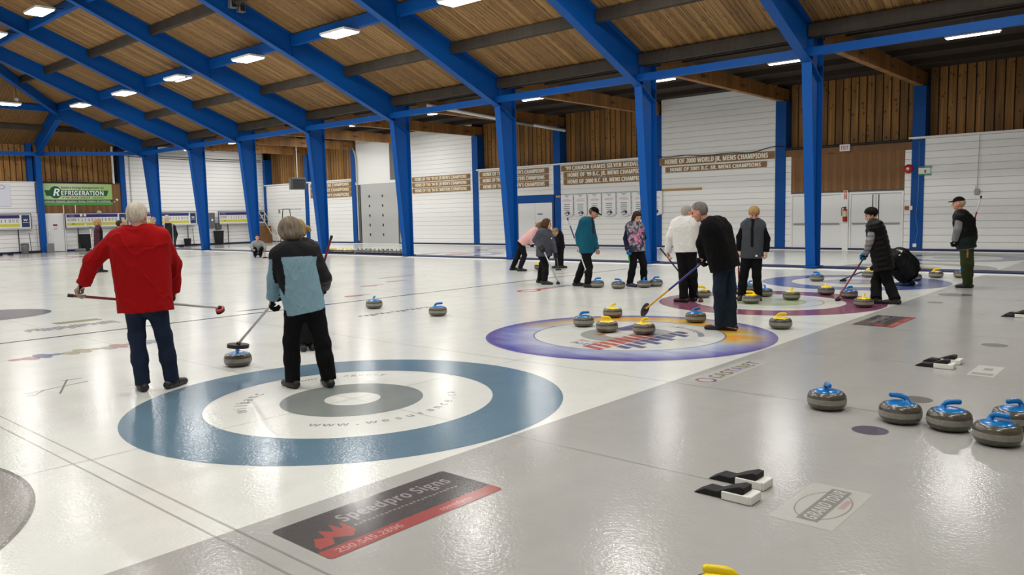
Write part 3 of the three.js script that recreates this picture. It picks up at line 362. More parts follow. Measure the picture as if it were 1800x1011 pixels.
function doubleDoor(zc, w, h, label, barY = .95, rods) {
  const t = onWall('double_door', label, 'door', zc, 0, undefined, -.02); const f = .07;
  for (const s of [-1, 1]) mesh('door_frame', boxAt(f, h, .08, s * (w / 2 - f / 2), h / 2, 0), whiteTrim, t); mesh('door_frame', boxAt(w, f, .08, 0, h + f / 2, 0), whiteTrim, t);
  const lw = (w - 2 * f) / 2; for (const s of [-1, 1]) { const d = mesh('door_leaf', new RoundedBoxGeometry(lw - .012, h - .03, .05, 2, .006), doorWhite, t, s * lw / 2, h / 2, 0); if (barY) { mesh('panic_bar', boxAt(lw * .88, .045, .05, 0, barY - h / 2, .055), greyMetal, d); mesh('bar_end', boxAt(.1, .06, .06, s * -lw * .36, barY - h / 2, .06), black, d); } if (rods) mesh('bolt_rod', rod(V(-s * (lw / 2 - .1), -.1, .04), V(-s * (lw / 2 - .1), h / 2 - .03, .04), .012), darkSteel, d); }
  return t;
}
doubleDoor(-3.2, 1.82, 2.03, 'white double door with panic bars, beside the blue pilaster', .98, true);
doubleDoor(-5.28, 1.92, 2.03, 'white double door with panic bars, half hidden by the blue column', .98);
{ const t = onWall('door_post', 'white post between the two double doors', 'door frame', -4.22, 1.05, undefined, .02); mesh('post', boxAt(.2, 2.1, .06, 0, 0, 0), whiteTrim, t); }
{ const t = onWall('double_door', 'plain white double door in a blue painted frame', 'door', -18.8, 0, undefined, -.02); mesh('door_frame', boxAt(2.5, .34, .07, 0, 2.27, .01), bluePaint, t); for (const s of [-1, 1]) mesh('door_frame', boxAt(.12, 2.1, .07, s * 1.19, 1.05, .01), bluePaint, t); for (const s of [-1, 1]) { const d = mesh('door_leaf', new RoundedBoxGeometry(1.05, 2.07, .04, 2, .006), doorWhite, t, s * .53, 1.05, 0); if (s > 0) { mesh('name_plate', boxAt(.3, .04, .01, -.2, .5, .025), black, d); mesh('door_handle', boxAt(.14, .03, .05, -.42, .05, .04), greyMetal, d); } } }
{ const t = onWall('shutter_door', 'tall grey white flush door studded with two rows of black bolts', 'door', -30.5, 0, undefined, .03); mesh('door_leaf', boxAt(3.3, 3.48, .05, 0, 1.75, 0), greyPaint, t); for (const x of [-.85, .35]) for (let i = 0; i < 5; i++) mesh('bolt', boxAt(.06, .13, .04, x, .55 + i * .56, .04), black, t); mesh('side_seal', boxAt(.12, 3.5, .08, -1.78, 1.75, 0), std(0x55575a, .7), t); }
{ const t = onWall('exit_sign', 'white exit sign with red letters under the slatted wall', 'sign', -4.27, 3.69, undefined, .06); mesh('box', new RoundedBoxGeometry(.36, .24, .07, 2, .01), whiteTrim, t); printed(t, 'lettering', canvasTex(256, 160, (x, w, h) => { x.clearRect(0, 0, w, h); x.fillStyle = '#c0282c'; fit(x, 'EXIT', w * .12, h * .22, w * .76, h * .56); }), .36, .24, 0, 0, .036); }
{ const t = onWall('fire_extinguisher', 'red fire extinguisher with a cream label between the white doors', 'extinguisher', -4.22, 1.06, undefined, .09); mesh('cylinder', new THREE.LatheGeometry([[0, 0], [.07, 0], [.078, .012], [.078, .38], [.06, .43], [.025, .455], [.025, .48], [0, .48]].map(p => new THREE.Vector2(...p)), 24), std(0xb01a1c, .35), t); mesh('label', new THREE.CylinderGeometry(.0795, .0795, .2, 24, 1, true), std(0xd9cf9e, .5), t, 0, .28, 0); mesh('valve', boxAt(.05, .05, .05, 0, .5, 0), darkSteel, t); mesh('hose', tube([V(0, .51, .02), V(-.09, .5, .03), V(-.11, .36, .03), V(-.1, .2, .03)], .012), black, t); }
{ const t = onWall('extinguisher_sign', 'small white and red sign above the fire extinguisher', 'sign', -4.22, 2.0, undefined, .05); mesh('plate', boxAt(.14, .34, .01, 0, 0, 0), whiteTrim, t); printed(t, 'print', canvasTex(64, 160, (x, w, h) => { x.fillStyle = '#e6d9d6'; x.fillRect(0, 0, w, h); x.fillStyle = '#b5524e'; x.fillRect(w * .12, h * .3, w * .2, h * .64); x.fillRect(w * .68, h * .3, w * .2, h * .64); x.fillRect(w * .1, h * .05, w * .8, h * .18); x.fillRect(w * .42, h * .4, w * .16, h * .5); }), .13, .33, 0, 0, .006); }
{ const t = onWall('alarm_bell', 'red round alarm bell beside the blue pilaster', 'bell', -2.16, 2.83, undefined, .02); const d = new THREE.LatheGeometry([[0, .09], [.06, .085], [.12, .06], [.15, .02], [.155, 0], [0, 0]].map(p => new THREE.Vector2(...p)), 32); d.rotateX(Math.PI / 2); mesh('gong', d, std(0xb41f26, .35), t); const c = new THREE.CylinderGeometry(.045, .045, .03, 20); c.rotateX(Math.PI / 2); mesh('hub', c, whiteTrim, t, 0, 0, .095); }
{ const t = onWall('first_aid_sign', 'white projecting sign with green edges on the blue pilaster', 'sign', -1.66, 2.74, undefined, .04); mesh('plate', boxAt(.36, .2, .02, 0, 0, 0), whiteTrim, t); for (const s of [-1, 1]) mesh('edge', boxAt(.4, .035, .03, .02, s * .13, 0), std(0x3e9a78, .5), t); mesh('mark', boxAt(.05, .1, .01, .03, -.02, .012), std(0xa03a32, .5), t); mesh('mark', boxAt(.02, .2, .03, -.19, 0, 0), std(0x8a3030, .5), t); }
{ const t = onWall('call_point', 'small red and white switch boxes on the strip beside the pilaster', 'switch', -2.12, 1.5, undefined, .03); mesh('box', boxAt(.13, .13, .05, -.06, 0, 0), std(0xa0543c, .5), t); mesh('box', boxAt(.1, .14, .05, .07, 0, .01), whiteTrim, t); }
{ const t = onWall('wall_socket', 'small white socket low on the blue pilaster with a thin cable', 'socket', -1.9, .22, undefined, .05); mesh('plate', new RoundedBoxGeometry(.12, .12, .04, 2, .01), whiteTrim, t); mesh('cable', tube([V(.01, .06, 0), V(.08, .5, 0), V(.02, 1.0, 0), V(.06, 1.5, -.01), V(.06, 3.5, -.02)], .008, 40, 6), std(0x6a8fc8, .5), t); }
{ const t = onWall('junction_box', 'grey junction box on a thin conduit down the white boards', 'electrical box', -.08, 1.98, undefined, .06); mesh('box', new RoundedBoxGeometry(.15, .17, .07, 2, .02), greyMetal, t); mesh('conduit', rod(V(.0, .08, 0), V(.03, 1.84, 0), .012), greyPaint, t); mesh('conduit', rod(V(-.04, .08, 0), V(-.04, .2, 0), .01), greyPaint, t); }
{ const t = thing('ceiling_pipe', 'long white pipe with a grey sleeve slung under the timber beam', 'pipe', [20, 5.5, -17.0]); mesh('pipe', rod(V(-3.2, .3, -.1), V(1.8, .05, -.05), .07), whiteTrim, t); mesh('sleeve', rod(V(1.8, .05, -.05), V(3.0, 0, -.03), .085), greyMetal, t); mesh('pipe', rod(V(3.0, 0, -.03), V(5.3, -.1, 0), .07), whiteTrim, t); }
{ const t = onWall('wall_pipe', 'bent white pipe beside the pilaster and the shutter door', 'pipe', -32.55, 0, undefined, .06); mesh('pipe', tube([V(-2.6, 6.0, -.0), V(-.6, 5.85, .0), V(-.15, 5.6, 0), V(.05, 5.1, 0), V(.08, 4.0, 0), V(.1, .2, 0)], .05, 60, 8), greyPaint, t); }
{ const t = onWall('wall_cable', 'black cable looped along the wall above the long champion board', 'cable', -9.4, 3.86, undefined, .05); mesh('cable', tube([V(-2.6, .03, 0), V(-2.2, -.05, 0), V(-1.2, -.02, 0), V(-.4, -.09, 0), V(.8, -.06, 0), V(1.6, -.1, 0), V(2.5, .06, 0), V(2.9, .02, 0)], .016, 60, 6), black, t); }
{ const t = thing('unit_heater', 'grey unit heater hanging on a rod by the far corner', 'heater', [21.4, 3.54, -33.0]); t.rotation.y = -.35; mesh('casing', new RoundedBoxGeometry(.86, .66, .5, 2, .03), std(0x4d5052, .5, .3), t); for (let i = 0; i < 8; i++) mesh('louvre', boxAt(.66, .035, .02, .02, -.24 + i * .068, .255), std(0x2b2d2f, .5, .4), t); mesh('vent_panel', boxAt(.7, .1, .02, .02, .27, .255), std(0x76797b, .4, .5), t); mesh('hanging_rod', rod(V(.0, .33, 0), V(0, 2.6, 0), .025), whiteTrim, t); mesh('fan_guard', new THREE.TorusGeometry(.2, .02, 8, 24), darkSteel, t, 0, 0, -.26); }
{ const t = thing('loudspeaker', 'pair of small grey loudspeakers on the rafter', 'speaker', [9.2, 8.2, -17.45]); for (const s of [-1, 1]) { mesh('cabinet', new RoundedBoxGeometry(.22, .24, .2, 2, .015), greyMetal, t, s * .14, -s * .04, 0); mesh('grille', boxAt(.16, .18, .01, s * .14, -s * .04, .104), black, t); } mesh('bracket', boxAt(.3, .05, .25, 0, .16, -.1), darkSteel, t); }

// ---------------------------------------------------------------- the end wall: scoreboards, banner, bins, tools
const scoreTex = canvasTex(1024, 256, (x, w, h) => {
  x.fillStyle = '#dcdcd8'; x.fillRect(0, 0, w, h); x.fillStyle = '#2c2468'; x.fillRect(w * .012, h * .05, w * .83, h * .23); x.fillStyle = '#c9c43a'; x.fillRect(w * .012, h * .68, w * .83, h * .2); x.fillStyle = '#17305a'; x.fillRect(w * .87, h * .06, w * .115, h * .86);
  x.fillStyle = '#f2f2f2'; fit(x, 'w', w * .895, h * .3, w * .065, h * .17); x.fillRect(w * .885, h * .56, w * .085, h * .035); x.fillStyle = '#8e86b4'; fit(x, 'TEAM', w * .045, h * .1, w * .09, h * .12); x.fillStyle = '#6b675c'; fit(x, 'SCORE', w * .02, h * .36, w * .14, h * .2);
  x.fillStyle = '#4c4e5c'; for (let i = 1; i <= 12; i++) fit(x, '' + i, w * (.19 + (i - 1) * .0545), h * .36, i > 9 ? w * .036 : w * .02, h * .22, 'bold'); x.fillStyle = '#6c672c'; x.beginPath(); x.moveTo(w * .08, h * .8); x.lineTo(w * .11, h * .7); x.lineTo(w * .15, h * .8); x.fill();
});
const scoreMat = std(0xffffff, .45, 0, { map: scoreTex });
function scoreboard(x0, x1, label) {
  const w = x1 - x0, t = thing('scoreboard', label, 'scoreboard', [(x0 + x1) / 2, 1.74, END_Z + .22], 'scoreboards'); mesh('panel', boxAt(w, .8, .05, 0, 0, 0), whiteTrim, t); mesh('score_print', new THREE.PlaneGeometry(w - .06, .76), scoreMat, t, 0, 0, .027);
  for (const [a, b, c, d] of [[w, .035, 0, .405], [w, .035, 0, -.405], [.035, .84, -w / 2, 0], [.035, .84, w / 2, 0]]) mesh('rim', boxAt(a, b, .08, c, d, .01), std(0x3c3a68, .5), t); for (const s of [-.62, .62]) mesh('leg', boxAt(.04, 1.33, .04, s * w / 2, -1.07, -.05), darkSteel, t); mesh('tray', boxAt(w, .02, .1, 0, -.42, .06), whiteTrim, t); return t;
}
scoreboard(7.4, 10.78, 'scoreboard cut by the edge of the photo, showing only the last four numbers');
{ const s = scoreboard(12.5, 15.9, 'scoreboard under the green banner with two white tiles hung on its purple band'); for (const x of [-.86, -.66]) mesh('score_tile', boxAt(.13, .16, .012, x, .3, .035), whiteTrim, s); mesh('score_tile', boxAt(.1, .15, .012, -.66, -.27, .035), whiteTrim, s); for (const x of [-1.72, -1.1]) mesh('post', boxAt(.035, 2.6, .03, x, -.43, -.08), whiteTrim, s); mesh('bell', new THREE.SphereGeometry(.14, 20, 12, 0, 6.3, 0, 1.6), std(0xc8bda0, .5), s, .13, .41, 0); }
scoreboard(17.0, 20.2, 'scoreboard behind the column and the man in the dark striped jacket'); scoreboard(21.68, 25.05, 'scoreboard beside the ladder, behind the crouching man in the grey hoodie');
{ const t = thing('refrigeration_banner', 'green and white refrigeration company banner on the brown boards', 'banner', [13.33, 3.2, END_Z + .03]); mesh('sheet', boxAt(3.74, 1.22, .012, 0, 0, 0), std(0xdfe6cc, .5), t);
  printed(t, 'print', canvasTex(1024, 336, (x, w, h) => { const g = x.createLinearGradient(0, 0, w, h); g.addColorStop(0, '#a9c77a'); g.addColorStop(.35, '#cfdcb4'); g.addColorStop(1, '#9cc46a'); x.fillStyle = g; x.fillRect(0, 0, w, h); x.fillStyle = '#20402e'; x.fillRect(0, h * .73, w, h * .13); x.fillStyle = '#4c9a4a'; x.fillRect(0, h * .88, w, h * .12); x.fillStyle = '#0f5a38'; x.beginPath(); x.moveTo(w * .04, h * .3); x.lineTo(w * .95, h * .3); x.lineTo(w * .92, h * .56); x.lineTo(w * .06, h * .56); x.fill(); x.beginPath(); x.ellipse(w * .19, h * .4, w * .085, h * .28, 0, 0, 7); x.fill(); x.fillStyle = '#fff'; fit(x, 'R', w * .14, h * .22, w * .1, h * .34, 'italic bold'); fit(x, 'EFRIGERATION', w * .26, h * .33, w * .62, h * .2); x.fillStyle = '#163a26'; fit(x, 'Medora Energy Management Ltd.', w * .27, h * .13, w * .62, h * .1); fit(x, '778.575.2321  www.', w * .27, h * .61, w * .62, h * .07); x.fillStyle = '#e8efe0'; fit(x, 'Commercial • Industrial • Agricultural • Heating • Ventilation • Air Conditioning', w * .02, h * .765, w * .95, h * .07); }), 3.74, 1.22, 0, 0, .008); }
{ const t = thing('white_banner', 'pale lavender banner with a speech bubble on the white end wall', 'banner', [9.0, 3.15, END_Z + .03]); mesh('sheet', boxAt(1.9, 1.2, .012, 0, 0, 0), std(0xd9dae6, .5), t); printed(t, 'print', canvasTex(256, 160, (x, w, h) => { x.fillStyle = '#dadbe8'; x.fillRect(0, 0, w, h); x.fillStyle = '#333'; fit(x, 'on', w * .48, h * .07, w * .14, h * .12); x.strokeStyle = '#555'; x.lineWidth = 3; x.beginPath(); x.ellipse(w * .76, h * .14, w * .11, h * .09, 0, 0, 7); x.stroke(); x.fillStyle = '#8d8fa0'; for (let i = 0; i < 3; i++) x.fillRect(w * .1, h * (.45 + i * .16), w * .4, h * .05); }), 1.9, 1.2, 0, 0, .008); }
{ const t = thing('plain_door', 'plain grey white door with a small red notice beside the scoreboard', 'door', [12.0, 0, END_Z + .03]); mesh('door_leaf', boxAt(.92, 2.05, .05, 0, 1.05, 0), doorWhite, t); for (const s of [-1, 1]) mesh('door_frame', boxAt(.06, 2.1, .08, s * .49, 1.05, 0), std(0x70737a, .5), t); mesh('notice', boxAt(.22, .1, .01, .02, 1.5, .03), std(0x9c2a2e, .5), t); mesh('notice', boxAt(.2, .14, .01, .02, 1.3, .03), std(0xc9c9c9, .5), t); }
function bin(x, z, h, r, m, label, lid) { const t = thing('waste_bin', label, 'bin', [x, 0, z]); mesh('tub', new THREE.LatheGeometry([[0, .02], [r * .82, .02], [r, h * .96], [r * 1.06, h * .96], [r * 1.06, h], [r * .96, h], [r * .8, .05], [0, .05]].map(p => new THREE.Vector2(...p)), 20), m, t); if (lid) { const g = new THREE.SphereGeometry(r * 1.05, 20, 8, 0, 7, 0, 1.5); g.scale(1, .25, 1); mesh('lid', g, lid, t, 0, h, 0); } return t; }
{ const t = bin(13.35, -42.2, .95, .34, offBlack, 'tall black bin standing on a grey dolly under the second scoreboard'); for (const s of [-.35, .35]) mesh('dolly', new RoundedBoxGeometry(.5, .16, .4, 2, .05), greyMetal, t, s, .08, .1); }
bin(10.3, -42.3, .5, .2, greyMetal, 'small grey bin with a black lid under the first scoreboard', black); bin(21.5, -42.35, .9, .32, offBlack, 'square-shouldered black bin under the grey wall panel'); bin(19.4, -42.35, .48, .22, offBlack, 'small dark bin under the third scoreboard'); bin(24.2, -42.35, .45, .22, greyMetal, 'small grey bin behind the crouching man in the hoodie', black);
function pushBroom(x, z, lean, label, m, h = 1.4) { const t = thing('push_broom', label, 'broom', [x, 0, z]); mesh('handle', rod(V(0, .05, 0), V(lean, h, -.2), .015), m, t); mesh('broom_head', new RoundedBoxGeometry(.4, .12, .08, 2, .02), offBlack, t, 0, .07, .02); return t; }
pushBroom(10.62, -42.35, .02, 'dark push broom leaning under the first scoreboard', darkSteel, 1.1); pushBroom(11.0, -42.5, .05, 'wooden handled broom leaning by the end wall column', std(0xb59a6a, .6), 1.55); pushBroom(19.85, -42.4, .05, 'dark push broom leaning under the third scoreboard', darkSteel, 1.1);
{ const t = thing('snow_shovel', 'grey ice scraper leaning on the blue end column', 'shovel', [11.5, 0, -42.15]); mesh('handle', rod(V(0, .4, 0), V(.02, 1.3, -.2), .016), steel, t); mesh('blade', new RoundedBoxGeometry(.38, .48, .04, 2, .015), greyMetal, t, 0, .26, .02); }
{ const t = thing('electrical_panel', 'dark grey electrical cabinets on the end wall beside the fourth scoreboard', 'electrical box', [21.15, 1.5, END_Z + .1]); mesh('cabinet', new RoundedBoxGeometry(.6, .95, .2, 2, .02), std(0x66696b, .5, .3), t, 0, .1, 0); mesh('cabinet', new RoundedBoxGeometry(.36, .42, .18, 2, .02), std(0x5c5f61, .5, .3), t, .55, -.3, 0); mesh('switch', boxAt(.1, .14, .05, .08, .1, .12), whiteTrim, t); mesh('conduit', rod(V(-.35, .5, 0), V(-.35, 1.0, -.05), .02), greyPaint, t); }
{ const t = thing('ladder', 'pale wooden extension ladder leaning in the far corner', 'ladder', [24.3, 0, -41.6]); const m = std(0xb9b4a4, .6); for (const s of [-.2, .2]) mesh('rail', rod(V(s + .9, .02, .4), V(s - .35, 3.4, -.9), .03), m, t); for (let i = 1; i < 11; i++) { const k = i / 11; mesh('rung', rod(V(-.2 + .9 - 1.25 * k, .02 + 3.38 * k, .4 - 1.3 * k), V(.2 + .9 - 1.25 * k, .02 + 3.38 * k, .4 - 1.3 * k), .016), m, t); } }
{ const t = thing('clothes_rail', 'dark trestle frame standing by the side wall in the far corner', 'trestle', [24.3, 0, -38.8]); const m = darkSteel; for (const s of [-.35, .35]) { mesh('leg', rod(V(s * 1.3, .02, s > 0 ? .1 : -.1), V(s * .7, 2.2, 0), .025), m, t); } mesh('top_bar', rod(V(-.25, 2.2, 0), V(.25, 2.2, 0), .03), m, t); mesh('brace', rod(V(-.4, .9, 0), V(.4, .9, 0), .018), m, t); }
{ const t = thing('plywood_sheet', 'brown plywood sheets leaning low in the far corner', 'board', [24.5, 0, -42.0]); for (const s of [0, 1]) { const g = boxAt(.9, 1.15, .02, 0, .575, 0); g.rotateX(-.12); mesh('sheet', g, panelMats[s], t, -.1 + s * .3, 0, s * .06); } }
{ const t = thing('wall_pole', 'grey bracket pole standing out from the side wall in the far corner', 'pole', [24.5, 2.2, -38.5]); mesh('bar', rod(V(.7, 0, 0), V(-.9, -.02, 0), .02), greyMetal, t); mesh('hook', boxAt(.08, .25, .08, -.9, -.15, 0), greyMetal, t); }
for (const [x, y, z, l] of [[15.45, 2.9, END_Z + .04, 'round white lamp fitting on the brown end wall beside the banner'], [15.3, 2.78, END_Z + .04, 'tiny white wall hook beside the round lamp fitting']]) { const t = thing('wall_fitting', l, 'wall fitting', [x, y, z]); mesh('globe', new THREE.SphereGeometry(l[0] === 'r' ? .07 : .04, 16, 10), whiteTrim, t); }
{ const t = thing('corner_pipe', 'white drain pipe in the corner of the end wall', 'pipe', [15.3, 5, END_Z + .12]); mesh('pipe', rod(V(0, 1, 0), V(0, -1.15, 0), .06), whiteTrim, t); }
for (const [x, y0, y1, l] of [[16.3, 2.4, 5.6, 'thin grey conduit down the white end wall by the corner pilaster']]) { const t = thing('wall_conduit', l, 'pipe', [x, y0, END_Z + .04]); mesh('conduit', rod(V(0, y1 - y0, 0), V(0, .3, 0), .025), greyPaint, t); mesh('conduit', tube([V(0, .3, 0), V(.05, .05, 0), V(.3, 0, 0)], .025, 16), greyPaint, t); mesh('box', boxAt(.24, .08, .12, .4, 0, .03), darkSteel, t); }
for (const [z, y] of [[-42.4, 5.55], [-42.4, 5.42]]) { const t = thing('wall_cable', y > 5.5 ? 'upper black cable strung across the white end wall' : 'lower black cable strung across the white end wall', 'cable', [20.5, y, END_Z + .06]); mesh('cable', tube([V(-4.3, .05, 0), V(-1, 0, 0), V(2, -.03, 0), V(4.5, .02, 0)], .018, 30, 6), black, t); }

// ---------------------------------------------------------------- hacks
function hack(x, z, label, full = true) {
  const t = thing('curling_hack', label, 'foot hold', [x, 0, z], 'foot holds in the ice');
  const P = [[-.2, .004], [-.14, .032], [-.07, .03], [.0, .062], [.06, .082], [.085, .08], [.085, .004]], s = new THREE.Shape(); P.forEach(([a, b], i) => i ? s.lineTo(a, b) : s.moveTo(a, b));
  const g = new THREE.ExtrudeGeometry(s, { depth: .09, bevelEnabled: true, bevelThickness: .006, bevelSize: .005, bevelSegments: 2 }); g.translate(0, 0, -.045); g.rotateY(-Math.PI / 2); mesh('rubber_foot', g, rubber, t);
  if (full) { const b = std(0xe4e5df, .4); mesh('base_block', new RoundedBoxGeometry(.125, .05, .055, 3, .008), b, t, 0, .027, .112); for (const q of [-1, 1]) mesh('base_block', new RoundedBoxGeometry(.014, .046, .16, 3, .005), b, t, q * .058, .025, .045); }
  return t;
}
hack(-.19, 3.62, 'black foot hold in a white block, nearer of the pair beside the grey lettered plate'); hack(.06, 3.58, 'black foot hold in a white block, farther of the pair beside the grey lettered plate');
hack(4.27, 3.62, 'black foot hold in a white block, front one of the pair past the blue stones'); hack(4.55, 3.62, 'black foot hold in a white block, rear one of the pair past the blue stones'); hack(8.62, 3.62, 'black rubber foot hold cut by the edge of the photo, front one'); hack(8.88, 3.62, 'black rubber foot hold cut by the edge of the photo, rear one');
for (const [x, l] of [[8.72, 'tiny black foot hold at the far end under the first scoreboard, first of two'], [9.2, 'tiny black foot hold at the far end under the first scoreboard, second of two'], [17.6, 'tiny black foot hold at the far end under the third scoreboard, first of two'], [18.3, 'tiny black foot hold at the far end under the third scoreboard, second of two']]) hack(x, -40.9, l, false).scale.setScalar(1.6);

// ---------------------------------------------------------------- stones
const graniteTex = dataTex(512, 128, (u, v) => { const n = tnoise(u, v, 128, 60, 201) * .5 + tnoise(u, v, 220, 110, 202) * .6 + .25 * tnoise(u, v, 20, 8, 203); const c = 1 + .42 * n; return [76 * c, 72 * c, 62 * c].map(q => Math.max(0, Math.min(255, q))); });
const bandTex = dataTex(512, 64, (u, v) => { const n = tnoise(u, v, 140, 20, 211) * .5 + .4 * tnoise(u, v, 60, 3, 212); const c = 1 + .14 * n; return [136 * c, 134 * c, 125 * c].map(q => Math.max(0, Math.min(255, q))); });
const granite = new THREE.MeshPhysicalMaterial({ map: graniteTex, roughness: .25, clearcoat: .35, clearcoatRoughness: .15 }), bandMat = std(0xffffff, .7, 0, { map: bandTex });
const handleMats = { blue: std(0x0570b8, .2), yellow: std(0xf0d20a, .25), black: std(0x1c1c1e, .4) };
const L2 = a => a.map(p => new THREE.Vector2(p[0], p[1]));
const arcP = (y0, y1, n) => Array.from({ length: n + 1 }, (_, i) => { const y = y0 + (y1 - y0) * i / n, q = (y - .06) / .0575; return [.088 + .057 * Math.pow(Math.max(0, 1 - Math.pow(Math.abs(q), 2.8)), .46), y]; });
const bodyGeo = [new THREE.LatheGeometry(L2([[0, .006], [.058, .004], [.064, 0], [.07, .004], ...arcP(.006, .042, 8)]), 48), new THREE.LatheGeometry(L2([...arcP(.076, .115, 8), [.07, .117], [0, .117]]), 48)], bandGeo = new THREE.LatheGeometry(L2(arcP(.042, .076, 5).map(p => [p[0] + .0004, p[1]])), 48);
const TALL = 1.2; bodyGeo.forEach(g => g.scale(1, TALL, 1)); bandGeo.scale(1, TALL, 1);
const stoneGeo = merge(bodyGeo);
const capGeo = new THREE.LatheGeometry(L2([[.094, .112], [.097, .115], [.095, .119], [.082, .124], [.05, .13], [.024, .14], [.012, .15], [0, .152]]), 40);
const neckPts = [V(-.05, .12, 0), V(-.046, .138, 0), V(-.036, .153, 0), V(-.016, .163, 0), V(.02, .166, 0), V(.064, .166, 0)];
const handleGeo = (() => { const g = new THREE.TubeGeometry(new THREE.CatmullRomCurve3(neckPts), 30, .0155, 14); const p = g.attributes.position; for (let i = 0; i < p.count; i++) if (p.getX(i) > -.03) p.setZ(i, p.getZ(i) * 1.15); const foot = new THREE.LatheGeometry(L2([[.046, .122], [.03, .129], [.019, .14], [.014, .15]]), 20); foot.translate(-.046, 0, 0); const end = new THREE.SphereGeometry(.0155, 14, 10); end.scale(1.1, 1, 1.15); end.translate(.064, .166, 0); return merge([g, foot, end]); })();
const flatCap = new THREE.LatheGeometry(L2([[.1, .109], [.103, .112], [.101, .116], [.085, .122], [.05, .1275], [0, .129]]), 40);
flatCap.scale(1, TALL, 1); handleGeo.scale(1, TALL * .97, 1);
let protoStone = {};
function stone(x, z, colour, turn, label, group, tilt) {
  let t; if (!protoStone[colour]) { t = protoStone[colour] = new THREE.Group(); mesh('stone_body', stoneGeo, granite, t); mesh('striking_band', bandGeo, bandMat, t); mesh('cap', flatCap, handleMats[colour], t); mesh('handle', handleGeo, handleMats[colour], t); } else t = protoStone[colour].clone();
  t.name = numbered('curling_stone'); t.position.set(x, .001, z); t.rotation.set(0, turn, 0); tag(t, label, 'curling stone', group); scene.add(t); return t;
}
stone(0.210, -2.282, 'blue', -2.16, "blue handled stone under the brush of the grey-haired woman", 'stones in play on the white ice');
stone(4.410, -5.201, 'blue', 0.72, "lone blue handled stone out on the ice with its handle end-on", 'stones in play on the white ice');
stone(4.330, -3.517, 'blue', -0.66, "lone blue handled stone beside the grey bar print, handle sideways", 'stones in play on the white ice');
stone(4.638, -0.906, 'blue', -0.85, "blue handled stone at the near edge of the purple house, leftmost of the five there", 'stones in play on the white ice');
stone(5.632, -1.095, 'yellow', 0.07, "yellow handled stone on the far rim of the purple house", 'stones in play on the white ice');
stone(4.390, -0.346, 'yellow', 2.14, "yellow handled stone over the red bars of the purple house", 'stones in play on the white ice');
stone(4.493, 0.155, 'yellow', -0.14, "yellow handled stone nearest the centre of the purple house", 'stones in play on the white ice');
stone(5.808, 0.185, 'blue', -0.38, "blue handled stone on the orange rim beside the shoe of the man in black", 'stones in play on the white ice');
stone(5.881, 1.377, 'yellow', -0.97, "yellow handled stone on bare white ice beside the purple house", 'stones in play on the white ice');
stone(9.378, -4.012, 'blue', -0.87, "blue handled stone touching the teal man's shoe", 'stones in play on the white ice');
stone(9.387, -3.491, 'blue', 2.07, "blue handled stone alone between the teal man and the flowered vest woman", 'stones in play on the white ice');
stone(9.845, -3.164, 'blue', 0.38, "blue handled stone in front of the flowered vest woman's foot", 'stones in play on the white ice');
stone(10.175, -3.078, 'blue', -0.89, "blue handled stone just behind the one at the flowered vest woman's foot", 'stones in play on the white ice');
stone(8.714, -1.236, 'yellow', 1.97, "yellow handled stone beside the shoes of the man in the white sweater", 'stones in play on the white ice');
stone(8.337, -0.147, 'yellow', 1.96, "yellow handled stone in front of the grey-vested woman", 'stones in play on the white ice');
stone(9.145, 0.217, 'yellow', 0.20, "yellow handled stone alone in the burgundy house on its green centre", 'stones in play on the white ice');
stone(10.227, 0.421, 'yellow', 0.25, "yellow handled stone on the far burgundy rim beside the maroon broom", 'stones in play on the white ice');
stone(12.799, -0.686, 'blue', 1.78, "blue handled stone alone on the royal blue house", 'stones in play on the white ice');
stone(9.876, 0.935, 'blue', -0.47, "blue handled stone beside the head of the maroon broom", 'stones in play on the white ice');
stone(8.720, 1.539, 'yellow', 0.21, "yellow handled stone in front of the striped-sleeve woman's feet", 'stones in play on the white ice');
stone(14.257, -0.072, 'yellow', -1.10, "yellow handled stone half hidden behind the striped-sleeve woman", 'stones in play on the white ice');
stone(13.820, 0.973, 'blue', 0.42, "stone half hidden behind the crouching person in black", 'stones in play on the white ice');
stone(14.721, 1.176, 'yellow', -1.14, "yellow handled stone by the curb between the crouching person and the puffer vest", 'stones in play on the white ice');
stone(14.942, 1.612, 'blue', 0.20, "blue handled stone behind the green trousers of the man in the puffer vest", 'stones in play on the white ice');
stone(9.624, -1.035, 'blue', 0.44, "stone showing between the man in black and the grey-vested woman", 'stones in play on the white ice');
stone(10.134, -0.987, 'blue', -0.10, "blue handled stone seen between the grey-vested woman's legs", 'stones in play on the white ice');
stone(9.428, -0.385, 'blue', 0.58, "stone just behind the grey-vested woman's heel", 'stones in play on the white ice');
stone(12.995, -8.554, 'yellow', -0.71, "yellow handled stone behind the woman in the grey top", 'stones in play on the white ice');
stone(2.053, 3.332, 'blue', -2.54, "blue handled stone set apart from the others on the grey ice", 'blue stones waiting on the grey ice');
stone(1.974, 3.888, 'blue', 1.62, "blue handled stone second in the waiting row, its handle reaching over its cap", 'blue stones waiting on the grey ice');
stone(1.972, 4.208, 'blue', -0.93, "blue handled stone third in the waiting row, with the short upright handle", 'blue stones waiting on the grey ice');
stone(1.780, 4.532, 'blue', -1.85, "blue handled stone nearest the camera in the waiting row", 'blue stones waiting on the grey ice');
stone(2.270, 4.558, 'blue', 2.50, "blue handled stone half hidden behind the nearest waiting stone", 'blue stones waiting on the grey ice');
stone(-1.403, 4.167, 'yellow', 2.03, 'yellow handled stone of which only the handle shows at the bottom edge of the photo', 'yellow stones on the grey ice');
const ORD = ['first', 'second', 'third', 'fourth', 'fifth', 'sixth', 'seventh', 'eighth', 'ninth', 'tenth', 'eleventh', 'twelfth', 'thirteenth'];
